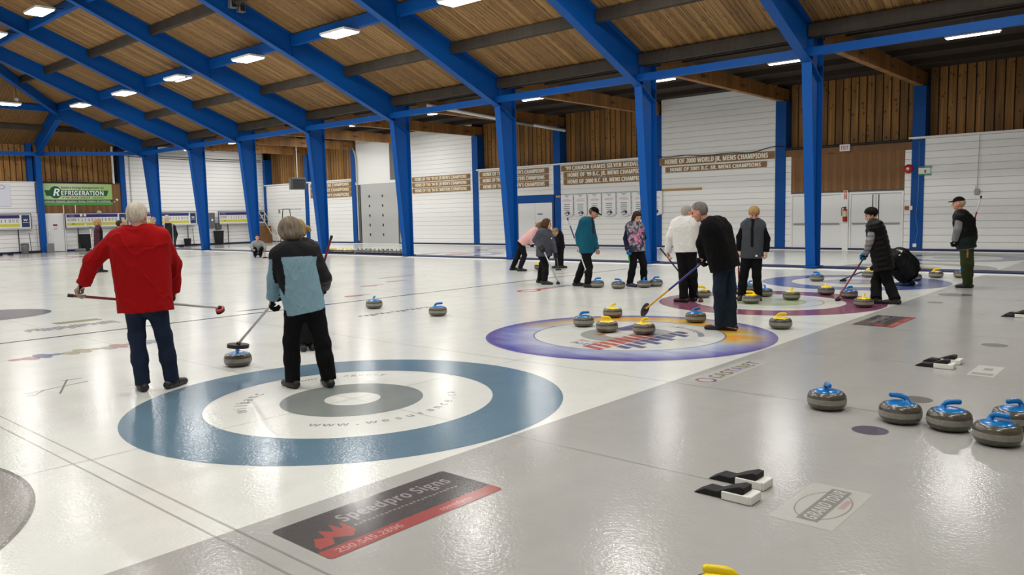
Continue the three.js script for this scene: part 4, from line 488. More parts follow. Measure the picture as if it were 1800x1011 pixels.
for (let i = 0; i < 22; i++) { const y = i > 12, z = -17.95 - .275 * i + (y ? -.2 : 0); const s = stone(16.42, z, y ? 'yellow' : 'black', (i * 2.4) % 6.28, y ? 'stored yellow handled stone on the blue curb, ' + ORD[i - 13] + ' after the black handled ones' : 'stored black handled stone on the blue curb, ' + ORD[i] + ' from the blue column', y ? 'yellow stones stored on the curb' : 'black stones stored on the curb'); s.position.y = .061; }

// ---------------------------------------------------------------- people: distance fields meshed with surface nets
function surf(f, lo, hi, cell, colour) {
  const nx = Math.ceil((hi[0] - lo[0]) / cell) + 1, ny = Math.ceil((hi[1] - lo[1]) / cell) + 1, nz = Math.ceil((hi[2] - lo[2]) / cell) + 1, F = new Float32Array(nx * ny * nz), B = 4;
  const id = (i, j, k) => (k * ny + j) * nx + i;
  for (let K = 0; K < nz; K += B) for (let J = 0; J < ny; J += B) for (let I = 0; I < nx; I += B) {
    const d = f(lo[0] + (I + B / 2 - .5) * cell, lo[1] + (J + B / 2 - .5) * cell, lo[2] + (K + B / 2 - .5) * cell), far = Math.abs(d) > cell * B * 1.25 + .03;
    for (let k = K; k < Math.min(K + B, nz); k++) for (let j = J; j < Math.min(J + B, ny); j++) for (let i = I; i < Math.min(I + B, nx); i++) F[id(i, j, k)] = far ? d : f(lo[0] + i * cell, lo[1] + j * cell, lo[2] + k * cell);
  }
  const P = [], N = [], C = [], T = [], vi = new Int32Array(nx * ny * nz).fill(-1), e = cell * .5;
  const CO = [0, 1, nx, nx + 1, nx * ny, nx * ny + 1, nx * ny + nx, nx * ny + nx + 1], ED = [[0, 1], [2, 3], [4, 5], [6, 7], [0, 2], [1, 3], [4, 6], [5, 7], [0, 4], [1, 5], [2, 6], [3, 7]];
  for (let k = 0; k < nz - 1; k++) for (let j = 0; j < ny - 1; j++) for (let i = 0; i < nx - 1; i++) {
    const b = id(i, j, k); let m = 0; for (let c = 0; c < 8; c++) if (F[b + CO[c]] < 0) m |= 1 << c; if (m === 0 || m === 255) continue;
    let x = 0, y = 0, z = 0, n = 0;
    for (const [a, c] of ED) { const sa = (m >> a) & 1, sc = (m >> c) & 1; if (sa === sc) continue; const va = F[b + CO[a]], vc = F[b + CO[c]], t = va / (va - vc); x += (a & 1) + t * ((c & 1) - (a & 1)); y += ((a >> 1) & 1) + t * (((c >> 1) & 1) - ((a >> 1) & 1)); z += ((a >> 2) & 1) + t * (((c >> 2) & 1) - ((a >> 2) & 1)); n++; }
    x = lo[0] + (i + x / n) * cell; y = lo[1] + (j + y / n) * cell; z = lo[2] + (k + z / n) * cell;
    let gx = f(x + e, y, z) - f(x - e, y, z), gy = f(x, y + e, z) - f(x, y - e, z), gz = f(x, y, z + e) - f(x, y, z - e); const gl = Math.hypot(gx, gy, gz) || 1;
    vi[b] = P.length / 3; P.push(x, y, z); N.push(gx / gl, gy / gl, gz / gl); if (colour) { const c = colour(x, y, z, gx / gl, gy / gl, gz / gl); C.push(c[0], c[1], c[2]); }
  }
  const quad = (a, b, c, d, s) => { if (a < 0 || b < 0 || c < 0 || d < 0) return; s ? T.push(a, b, c, a, c, d) : T.push(a, c, b, a, d, c); };
  for (let k = 1; k < nz - 1; k++) for (let j = 1; j < ny - 1; j++) for (let i = 1; i < nx - 1; i++) {
    const b = id(i, j, k), s = F[b] < 0;
    if (s !== F[b + 1] < 0) quad(vi[b - nx - nx * ny], vi[b - nx * ny], vi[b], vi[b - nx], s);
    if (s !== F[b + nx] < 0) quad(vi[b - 1 - nx * ny], vi[b - 1], vi[b], vi[b - nx * ny], s);
    if (s !== F[b + nx * ny] < 0) quad(vi[b - 1 - nx], vi[b - nx], vi[b], vi[b - 1], s);
  }
  const g = new THREE.BufferGeometry(); g.setAttribute('position', new THREE.Float32BufferAttribute(P, 3)); g.setAttribute('normal', new THREE.Float32BufferAttribute(N, 3)); if (colour) g.setAttribute('color', new THREE.Float32BufferAttribute(C, 3)); g.setIndex(T); return g;
}
// shapes in a field: tapered capsules and ellipsoids joined by a smooth minimum
const sm = (a, b, k) => { const h = k - Math.abs(a - b); return Math.min(a, b) - (h > 0 ? h * h * .25 / k : 0); };
const cap = (a, b, r0, r1 = r0) => { const ax = a.x, ay = a.y, az = a.z, dx = b.x - ax, dy = b.y - ay, dz = b.z - az, q = 1 / (dx * dx + dy * dy + dz * dz + 1e-9); const F = (x, y, z) => { const px = x - ax, py = y - ay, pz = z - az; let t = (px * dx + py * dy + pz * dz) * q; t = t < 0 ? 0 : t > 1 ? 1 : t; return Math.hypot(px - dx * t, py - dy * t, pz - dz * t) - r0 - (r1 - r0) * t; }; const r = Math.max(r0, r1); F.lo = [Math.min(ax, b.x) - r, Math.min(ay, b.y) - r, Math.min(az, b.z) - r]; F.hi = [Math.max(ax, b.x) + r, Math.max(ay, b.y) + r, Math.max(az, b.z) + r]; return F; };
function join(list, k) { const F = (x, y, z) => { let d = list[0](x, y, z); for (let i = 1; i < list.length; i++) d = sm(d, list[i](x, y, z), k); return d; }; F.lo = [0, 1, 2].map(i => Math.min(...list.map(p => p.lo[i]))); F.hi = [0, 1, 2].map(i => Math.max(...list.map(p => p.hi[i]))); return F; }
function meshField(F, cell, colour, pad = .03) { return surf(F, F.lo.map(v => v - pad), F.hi.map(v => v + pad), cell, colour); }
const lin = hex => { const c = new THREE.Color(hex); return [c.r, c.g, c.b]; };
const lerp = (a, b, t) => a.clone().lerp(b, t);
const skinMat = new THREE.MeshPhysicalMaterial({ vertexColors: true, roughness: .55, sheen: .15 }), clothMat = new THREE.MeshPhysicalMaterial({ vertexColors: true, roughness: .92, sheen: .05, sheenRoughness: .6, specularIntensity: .35 }), nylonMat = new THREE.MeshPhysicalMaterial({ vertexColors: true, roughness: .55, specularIntensity: .35 }), hairMat = new THREE.MeshPhysicalMaterial({ vertexColors: true, roughness: .8, specularIntensity: .4 }), shoeMat = std(0xffffff, .5, 0, { vertexColors: true }), eyeMat = std(0x22190f, .2);

function person(o) {
  const t = thing('person', o.label, 'person', [o.at[0], 0, o.at[1]]); const J = {}; for (const k in o.J) J[k] = V(...o.J[k]);
  const dist = Math.hypot(o.at[0] - EYE.x, o.at[1] - EYE.z), cell = Math.max(.0085, Math.min(.02, dist * .0011)), seed = o.seed || 1;
  const front = V(o.front[0], 0, o.front[1]).normalize(), rt = V(-front.z, 0, front.x), up = V(0, 1, 0);   // rt: the body's own right-hand side
  const S = lerp(J.sr, J.sl, .5), H = lerp(J.hr, J.hl, .5), spine = S.clone().sub(H).normalize(), fwd = front.clone().addScaledVector(spine, -front.dot(spine)).normalize(), kx = o.bulk || 1;
  const skin = lin(o.skin || 0xc79a80), mott = (x, y, z, c, a = .06, f = 30) => { const n = 1 + a * noise3(x * f + seed, y * f, z * f); return [c[0] * n, c[1] * n, c[2] * n]; };
  // head frame
  const hf = V(...o.face).normalize(), hr = new THREE.Vector3().crossVectors(hf, up).normalize(), hu = new THREE.Vector3().crossVectors(hr, hf), hc = J.head, hs = o.headSize || 1;
  const hp = (x, y, z) => hc.clone().addScaledVector(hr, x * hs).addScaledVector(hu, y * hs).addScaledVector(hf, z * hs);
  const loc = (x, y, z) => { const a = x - hc.x, b = y - hc.y, c = z - hc.z; return [(a * hr.x + b * hr.y + c * hr.z) / hs, (a * hu.x + b * hu.y + c * hu.z) / hs, (a * hf.x + b * hf.y + c * hf.z) / hs]; };
  const ell = (p, cx, cy, cz, rx, ry, rz) => { const a = (p[0] - cx) / rx, b = (p[1] - cy) / ry, c = (p[2] - cz) / rz, k0 = Math.hypot(a, b, c), k1 = Math.hypot(a / rx, b / ry, c / rz); return k1 < 1e-6 ? -Math.min(rx, ry, rz) : k0 * (k0 - 1) / k1; };
  const seg = (p, ax, ay, az, bx, by, bz, r0, r1) => { const px = p[0] - ax, py = p[1] - ay, pz = p[2] - az, dx = bx - ax, dy = by - ay, dz = bz - az; let q = (px * dx + py * dy + pz * dz) / (dx * dx + dy * dy + dz * dz); q = q < 0 ? 0 : q > 1 ? 1 : q; return Math.hypot(px - dx * q, py - dy * q, pz - dz * q) - r0 - (r1 - r0) * q; };
  const headF = (x, y, z) => { const p = loc(x, y, z); p[0] = Math.abs(p[0]);
    let d = ell(p, 0, .022, -.012, .073, .094, .094); d = sm(d, ell(p, 0, -.05, .026, .054, .062, .06), .035); d = sm(d, seg(p, 0, -.088, .05, 0, -.09, .058, .02, .02), .02);
    d = sm(d, seg(p, 0, .018, .08, 0, -.02, .098, .008, .015), .012); d = sm(d, seg(p, 0, .036, .079, .042, .033, .066, .01, .008), .014); d = sm(d, seg(p, .042, -.018, .062, .05, -.03, .045, .016, .014), .02);
    d = -sm(-d, ell(p, .031, .014, .095, .018, .011, .016), .01); d = -sm(-d, ell(p, 0, -.052, .094, .026, .003, .014), .005); d = sm(d, ell(p, 0, -.046, .078, .024, .007, .01), .008); d = sm(d, ell(p, 0, -.06, .076, .022, .008, .01), .008);
    d = sm(d, ell(p, .077, -.004, -.006, .011, .031, .02), .008); d = -sm(-d, ell(p, .086, -.002, 0, .008, .018, .01), .006); return d * hs; };
  const nb = J.neck, necks = [cap(nb.clone().addScaledVector(spine, -.05), hp(0, -.05, -.018), .058 * kx, .05)];
  // arms, hands
  const arms = ['r', 'l'].map(s => ({ s: J['s' + s], e: J['e' + s], w: J['w' + s], h: J['g' + s], side: s })).filter(a => a.e);
  const armR = .88 * Math.min(1.1, kx);
  function hand(a, grow) { // palm, four fingers that curl, a thumb from the side of the palm
    const d = a.h.clone().sub(a.w).normalize(); let ax = a.grip ? a.grip.clone() : fwd.clone(); ax.addScaledVector(d, -ax.dot(d)); if (ax.length() < .1) ax = rt.clone().addScaledVector(d, -rt.dot(d)); ax.normalize();
    const n = new THREE.Vector3().crossVectors(d, ax).normalize(); const inward = H.clone().add(S).multiplyScalar(.5).sub(a.w); if (n.dot(inward) < 0) n.negate(); if (ax.dot(front) < 0 && !a.grip) ax.negate();
    const L = [], at = (p, q, r) => a.w.clone().addScaledVector(d, p).addScaledVector(ax, q).addScaledVector(n, r), g = grow || 0, cu = o.curl ?? 1;
    for (let i = 0; i < 4; i++) { const q = .031 - i * .0205, len = [.043, .047, .044, .034][i], k = at(.088 - Math.abs(i - 1.2) * .004, q, 0); L.push(cap(at(.012, q * .62, 0), k, .0135 + g, .0125 + g)); let ang = .35 + .55 * cu, p = k; for (let j = 0; j < 3; j++) { const e = p.clone().addScaledVector(d, Math.cos(ang) * len * [1, .72, .56][j]).addScaledVector(n, Math.sin(ang) * len * [1, .72, .56][j]); L.push(cap(p, e, .0102 - j * .0012 + g, .0092 - j * .0012 + g)); p = e; ang += .75 * cu + .12; } }
    const b = at(.028, .026, .006), m = at(.058, .05, .02), e = at(.082, .046, .04); L.push(cap(b, m, .0145 + g, .0115 + g), cap(m, e, .0112 + g, .0088 + g)); return L;
  }
  const bodyL = [...necks, cap(lerp(J.sr, S, .55).addScaledVector(spine, -.08), lerp(J.hr, H, .3), .092, .095), cap(lerp(J.sl, S, .55).addScaledVector(spine, -.08), lerp(J.hl, H, .3), .092, .095), cap(J.sr, J.sl, .05)];
  for (const s of ['r', 'l']) bodyL.push(cap(J['h' + s], J['k' + s], .078, .052), cap(J['k' + s], J['a' + s], .052, .036));
  for (const a of arms) { bodyL.push(cap(a.s, a.e, .046 * armR, .038 * armR), cap(a.e, a.w, .038 * armR, .027)); if (o.gloves) bodyL.push(cap(a.w, a.h.clone().sub(a.w).setLength(.05).add(a.w), .024, .024)); }
  const geos = [meshField(join(bodyL, .03), cell * 1.5, (x, y, z) => mott(x, y, z, skin))];
  const hlo = [hc.x - .17, hc.y - .17, hc.z - .17], hhi = [hc.x + .17, hc.y + .17, hc.z + .17], lip = [skin[0] * .72, skin[1] * .42, skin[2] * .42], browC = lin(o.brow || 0x4a382c);
  geos.push(surf(headF, hlo, hhi, Math.max(.0042, cell * .55), (x, y, z) => { const p = loc(x, y, z), ax = Math.abs(p[0]); let c = mott(x, y, z, skin, .05, 60); if (p[2] > .05 && Math.abs(p[1] + .053) < .012 && ax < .024) c = lip; else if (p[2] > .04 && Math.abs(p[1] - .036) < .006 && ax > .014 && ax < .046) c = browC; else if (o.beard && p[2] > -.01 && p[1] < -.03 && Math.abs(p[1] + .053) > .01) { const q = lin(o.beard); c = c.map((v, i) => v * .5 + q[i] * .5); } else if (p[2] > .03 && ax > .025 && p[1] < .005 && p[1] > -.035) c = [c[0] * 1.04, c[1] * .9, c[2] * .88]; return c; }));
  if (!o.gloves) for (const a of arms) { const gl = o.grips && o.grips[a.side]; if (gl) a.grip = V(...gl); geos.push(meshField(join(hand(a), .006), Math.max(.0046, cell * .5), (x, y, z) => mott(x, y, z, skin, .08, 50), .01)); }
  mesh('body', mergeGeometries(geos), skinMat, t);
  for (const s of [-1, 1]) mesh('eye', new THREE.SphereGeometry(.0095 * hs, 12, 8), eyeMat, t, ...hp(s * .031, .013, .0765).toArray());
  if (o.gloves) for (const a of arms) { const gl = o.grips && o.grips[a.side]; if (gl) a.grip = V(...gl); const c1 = lin(o.gloves), c2 = lin(o.glovePalm || o.gloves); const m = join([...hand(a, .0035), cap(lerp(a.w, a.e, .14), a.w, .036, .033)], .007); mesh('glove', meshField(m, Math.max(.005, cell * .55), (x, y, z, i, j, k) => mott(x, y, z, noise3(x * 22, y * 22, z * 22 + seed) > .25 ? c2 : c1, .1, 40), .012), clothMat, t); }
  // folds in cloth
  const fold = (x, y, z, amp) => { const q = noise3(x * 4, y * 4 + seed * 5, z * 4), n = noise3(x * 9 + y * 4 + seed * 3, y * 4 - x * 3, z * 9), m = noise3(x * 20 - y * 8, y * 9 + seed + x * 4, z * 20), s2 = noise3(x * 34, y * 20 + x * 9, z * 34); const rd = (v, k) => { const t = 1 - k * Math.abs(v); return t > 0 ? t * t : 0; }; return -amp * ((rd(n, 3.2) - .25) * (.5 + .7 * q) + .55 * (rd(m, 3) - .25) * (.6 - .6 * q) + .12 * s2); };
  const inPlane = (F, p, n) => { const G = (x, y, z) => Math.max(F(x, y, z), (x - p.x) * n.x + (y - p.y) * n.y + (z - p.z) * n.z); G.lo = F.lo; G.hi = F.hi; return G; };
  const withFold = (F, amp) => { const G = (x, y, z) => { const d = F(x, y, z); return Math.abs(d) < .06 ? d + fold(x, y, z, amp) : d; }; G.lo = F.lo; G.hi = F.hi; return G; };
  // trousers
  { const tr = o.trousers, c = lin(tr.color), w = tr.wide || 1, L = [cap(lerp(J.hr, H, .25), lerp(J.hl, H, .25), .112 * (1 + (kx - 1) * .6) * (tr.seat || 1)), cap(lerp(J.hr, H, .5), lerp(J.hr, H, .5).addScaledVector(spine, .12), .105, .1), cap(lerp(J.hl, H, .5), lerp(J.hl, H, .5).addScaledVector(spine, .12), .105, .1)];
    for (const s of ['r', 'l']) { const a = J['a' + s], k = J['k' + s], end = lerp(k, a, 1.02); L.push(cap(J['h' + s], k, .098 * w, .07 * w), cap(k, lerp(k, a, .5), .072 * w, .07 * w), inPlane(cap(lerp(k, a, .45), end, .07 * w, (tr.cuff || .066) * w), a.clone().addScaledVector(a.clone().sub(k).normalize(), .02), a.clone().sub(k).normalize())); }
    mesh('trousers', meshField(withFold(join(L, .035), .008), cell, tr.paint ? (x, y, z) => tr.paint(x, y, z, J) : (x, y, z) => mott(x, y, z, c, .14, 22)), clothMat, t); }
  // jacket or top
  const tors = (ex, hem, puff = 0) => { const dn = spine.clone().multiplyScalar(-hem), bot = H.clone().add(dn), R = (.102 + ex) * (1 + (kx - 1) * .7), lw = .55 + (1 - kx) * .9, hw2 = .25 - (kx - 1) * 1.2, L = [];
    for (const s of ['r', 'l']) { const sh = J['s' + s], top = lerp(sh, S, lw).addScaledVector(spine, -.085), lo = lerp(J['h' + s], H, hw2).add(dn); L.push(cap(top, lo, R, R * (1.02 + (o.flare || 0)))); L.push(cap(lerp(sh, S, .04).addScaledVector(spine, -.015), lerp(sh, S, .55).addScaledVector(spine, .0), .058 + ex, .07 + ex)); L.push(cap(lerp(sh, S, .5).addScaledVector(spine, .015), nb.clone().addScaledVector(spine, -.015), .068 + ex, .056 + ex * .6)); }
    L.push(cap(S.clone().addScaledVector(spine, -.08), bot, R * .98)); if (o.belly) L.push(cap(lerp(S, H, .55).addScaledVector(fwd, .05), lerp(S, H, .9).addScaledVector(fwd, .06), .11 * o.belly)); if (o.back) L.push(cap(lerp(S, H, .18).addScaledVector(fwd, -.06), lerp(S, H, .7).addScaledVector(fwd, -.06), .11 * o.back)); return inPlane(join(L, .045), bot, spine.clone().negate()); };
  const sleeve = (a, ex, cut = 1) => { const w = lerp(a.e, a.w, cut), dir = a.w.clone().sub(a.e).normalize(); return [cap(a.s, a.e, .062 * armR + ex, .05 * armR + ex), inPlane(cap(a.e, w, .05 * armR + ex, .036 + ex), w, dir)]; };
  const collar = (r, h) => { const b = nb.clone().addScaledVector(spine, -.02), e = b.clone().lerp(hp(0, -.09, -.02), .6).addScaledVector(spine, h * .3); return inPlane(cap(b, e.clone().addScaledVector(spine, .04), r), e, spine); };
  const garment = (name, g, armsToo) => { const c = lin(g.color), L = []; if (!g.sleevesOnly) L.push(tors(g.ex ?? .022, g.hem ?? .05)); if (armsToo) for (const a of arms) L.push(...sleeve(a, (g.ex ?? .022) * .7, g.cut ?? 1)); if (g.collar) L.push(collar(g.collar, .02));
    const base = withFold(join(L, .03), g.fold ?? .009); let F = base; if (g.quilt) { F = (x, y, z) => { const v = (x - H.x) * spine.x + (y - H.y) * spine.y + (z - H.z) * spine.z; return base(x, y, z) - .011 * Math.abs(Math.sin(v / g.quilt * Math.PI)); }; F.lo = base.lo; F.hi = base.hi; }
    const ctx = { S, H, spine, fwd, rt, J, nb }; const info = (x, y, z) => { const px = x - H.x, py = y - H.y, pz = z - H.z; const vl = px * spine.x + py * spine.y + pz * spine.z; return { v: vl / S.distanceTo(H), u: px * rt.x + py * rt.y + pz * rt.z - vl * spine.dot(rt), w: px * fwd.x + py * fwd.y + pz * fwd.z }; };
    mesh(name, meshField(F, cell, (x, y, z) => { let q = g.paint ? g.paint(info(x, y, z), x, y, z, ctx, c) : c; return mott(x, y, z, q, g.mott ?? .09, g.freq || 26); }, .05), g.nylon ? nylonMat : clothMat, t); };
  if (o.shirt) garment('shirt', o.shirt, true); if (o.vest) garment('vest', o.vest, false); if (o.jacket) garment(o.jacket.name || 'jacket', o.jacket, true);
  // shoes
  for (const s of ['r', 'l']) { const a = J['a' + s], dir = V(...o.feet[s]).normalize(), sc = o.shoe || 1, y0 = Math.max(0, a.y - .09), hl = V(a.x, y0, a.z).addScaledVector(dir, -.055 * sc), toe = V(a.x, y0, a.z).addScaledVector(dir, .17 * sc), c = lin(o.shoes), sole = lin(o.sole || 0x1a1a1a);
    const F0 = join([cap(hl.clone().setY(y0 + .04), V(a.x, y0 + .045, a.z).addScaledVector(dir, .05), .042, .042), cap(V(a.x, y0 + .04, a.z).addScaledVector(dir, .06), toe.clone().setY(y0 + .028), .044, .033), cap(V(a.x, y0 + .05, a.z), V(a.x, y0 + .115, a.z), .042, .046)], .025), F = (x, y, z) => Math.max(F0(x, y, z), y0 - y); F.lo = F0.lo; F.hi = F0.hi;
    mesh('shoe', meshField(F, Math.max(.006, cell * .7), (x, y, z) => y < y0 + .018 ? sole : o.stripe && Math.abs(y - y0 - .05 - .2 * ((x - a.x) * dir.x + (z - a.z) * dir.z)) < .007 ? lin(o.stripe) : mott(x, y, z, c, .12, 60)), shoeMat, t); }
  // hair and cap
  const hcol = lin(o.hair.color), hcol2 = lin(o.hair.color2 || o.hair.color), kind = o.hair.kind;
  const capped = !!o.cap; const strand = (p) => { const a = Math.atan2(p[0], p[2] + .02); return noise3(a * 9 + seed, p[1] * 14, seed * 2) * .6 + noise3(a * 26, p[1] * 22, 3) * .4; };
  const hairF = (x, y, z) => { const p = loc(x, y, z), ax = Math.abs(p[0]); let d;
    if (kind === 'short' || kind === 'thin') { const g = kind === 'thin' ? .004 : .011; d = ell(p, 0, .026, -.015, .077 + g, .096 + g, .097 + g); const lim = p[1] > .05 ? .03 + (p[1] - .05) * (kind === 'thin' ? .3 : 1.0) : p[1] > .0 ? .016 : -.02; d = Math.max(d, p[2] - lim, -.075 - p[1] + Math.max(0, p[2]) * .8, ax > .06 && p[1] < .03 && p[2] > -.03 ? .02 : -1); }
    else if (kind === 'full') { d = ell(p, 0, .04, -.012, .092, .096, .108); d = Math.max(d, p[2] - (p[1] > .03 ? .045 + (p[1] - .03) * .9 : p[1] > -.03 ? .022 : -.01), -.088 - p[1] + Math.max(0, p[2]) * .8); }
    else { const big = kind === 'bob' ? .024 : .012; d = ell(p, 0, .018, -.016, .08 + big, .1 + big * .8, .1 + big); d = sm(d, ell(p, 0, -.045, -.035, .076 + big, .07, .07 + big), .03); const open = ax < .055 + .02 * (p[1] < -.02) ? (p[1] > .06 ? .062 + (p[1] - .06) * .7 : .03) : .05; d = Math.max(d, p[2] - open, (kind === 'bob' ? -.12 : -.085) - p[1]); }
    if (kind === 'long' || kind === 'tail') { const q = o.hair.tail || [[0, -.03, -.1], [.01, -.14, -.1], [.01, -.24, -.09]]; for (let i = 0; i + 1 < q.length; i++) d = sm(d, seg(p, ...q[i], ...q[i + 1], (kind === 'long' ? .05 : .03) * (1 - i * .2), (kind === 'long' ? .045 : .02) * (1 - i * .25)), .025); }
    if (capped) d = Math.max(d, p[1] - .045); return (d + .006 * strand(p) * (kind === 'thin' ? .3 : 1.3)) * hs; };
  if (kind !== 'none') mesh('hair', surf(hairF, [hc.x - .26, hc.y - .36, hc.z - .26], [hc.x + .26, hc.y + .2, hc.z + .26], Math.max(.005, cell * .6), (x, y, z) => { const s = strand(loc(x, y, z)) * .5 + .5, n = 1 + .15 * noise3(x * 70, y * 40, z * 70); return hcol.map((v, i) => (v + (hcol2[i] - v) * s) * n); }), hairMat, t);
  if (o.cap) { const cc = lin(o.cap), F = (x, y, z) => { const p = loc(x, y, z); let d = Math.max(ell(p, 0, .034, -.012, .087, .098, .107), .042 - p[1] - p[2] * .06); d = sm(d, Math.max(ell(p, 0, .046, .088, .07, .012, .085), -p[2] + .05), .008); return d * hs; }; mesh('cap', surf(F, [hc.x - .22, hc.y - .2, hc.z - .22], [hc.x + .22, hc.y + .2, hc.z + .22], Math.max(.005, cell * .6), (x, y, z) => { const p = loc(x, y, z); return o.capLogo && Math.hypot(p[0], p[1] - .075) < .014 && p[2] > 0 ? [.7, .7, .7] : mott(x, y, z, cc, .1, 50); }), clothMat, t); }
  if (o.more) o.more(t, { hp, S, H, spine, fwd, rt, J, lerp });
  return t;
}
// a curling broom: shaft in two colours, end cap, swivel and head
function broom(a, b, o) {
  const A = V(...a), B = V(...b), t = thing('curling_broom', o.label, 'broom', [B.x, 0, B.z]), P = A.clone().sub(t.position), Q = B.clone().sub(t.position), d = Q.clone().sub(P).normalize(), split = o.split ?? .5, r = .0135;
  const m = lerp(P, Q, split); mesh('handle', rod(P, m, r, r, 16), std(o.c1, .35), t); mesh('handle', rod(m, Q, r * .96, r * .96, 16), std(o.c2, .35), t); mesh('end_cap', rod(P.clone().addScaledVector(d, -.02), P.clone().addScaledVector(d, .03), r * 1.25, r * 1.2, 16), black, t);
  if (o.bands) for (let i = 0; i < o.bands; i++) { const q = lerp(P, m, .04 + i * .055); mesh('grip_band', rod(q, q.clone().addScaledVector(d, .022), r * 1.05, r * 1.05, 12), std(o.bandColor || 0xf0f0f0, .5), t); }
  const n = V(...(o.normal || [0, 1, 0])).normalize(), fw = o.along ? V(...o.along) : V(d.x, 0, d.z); fw.addScaledVector(n, -fw.dot(n)).normalize(); const sd = new THREE.Vector3().crossVectors(n, fw).normalize(), M = new THREE.Matrix4().makeBasis(sd, n, fw); const hl = o.len || .19, hw = o.wid || .075;
  const s = new THREE.Shape(); s.absellipse(0, 0, hl / 2, hw / 2, 0, Math.PI * 2); const eg = (depth, bev, y) => { const g = new THREE.ExtrudeGeometry(s, { depth, bevelEnabled: true, bevelThickness: bev, bevelSize: bev, bevelSegments: 2, curveSegments: 24 }); g.rotateX(-Math.PI / 2); g.translate(0, y, 0); g.applyMatrix4(M); g.translate(Q.x, Q.y, Q.z); return g; };
  mesh('broom_head', eg(.012, .005, -.022), std(o.head, .5), t); mesh('brush_pad', eg(.012, .003, -.042), std(o.pad || o.head, .85), t); const sw = new THREE.SphereGeometry(.022, 16, 10); sw.translate(Q.x, Q.y, Q.z); mesh('swivel', sw, black, t); return t;
}

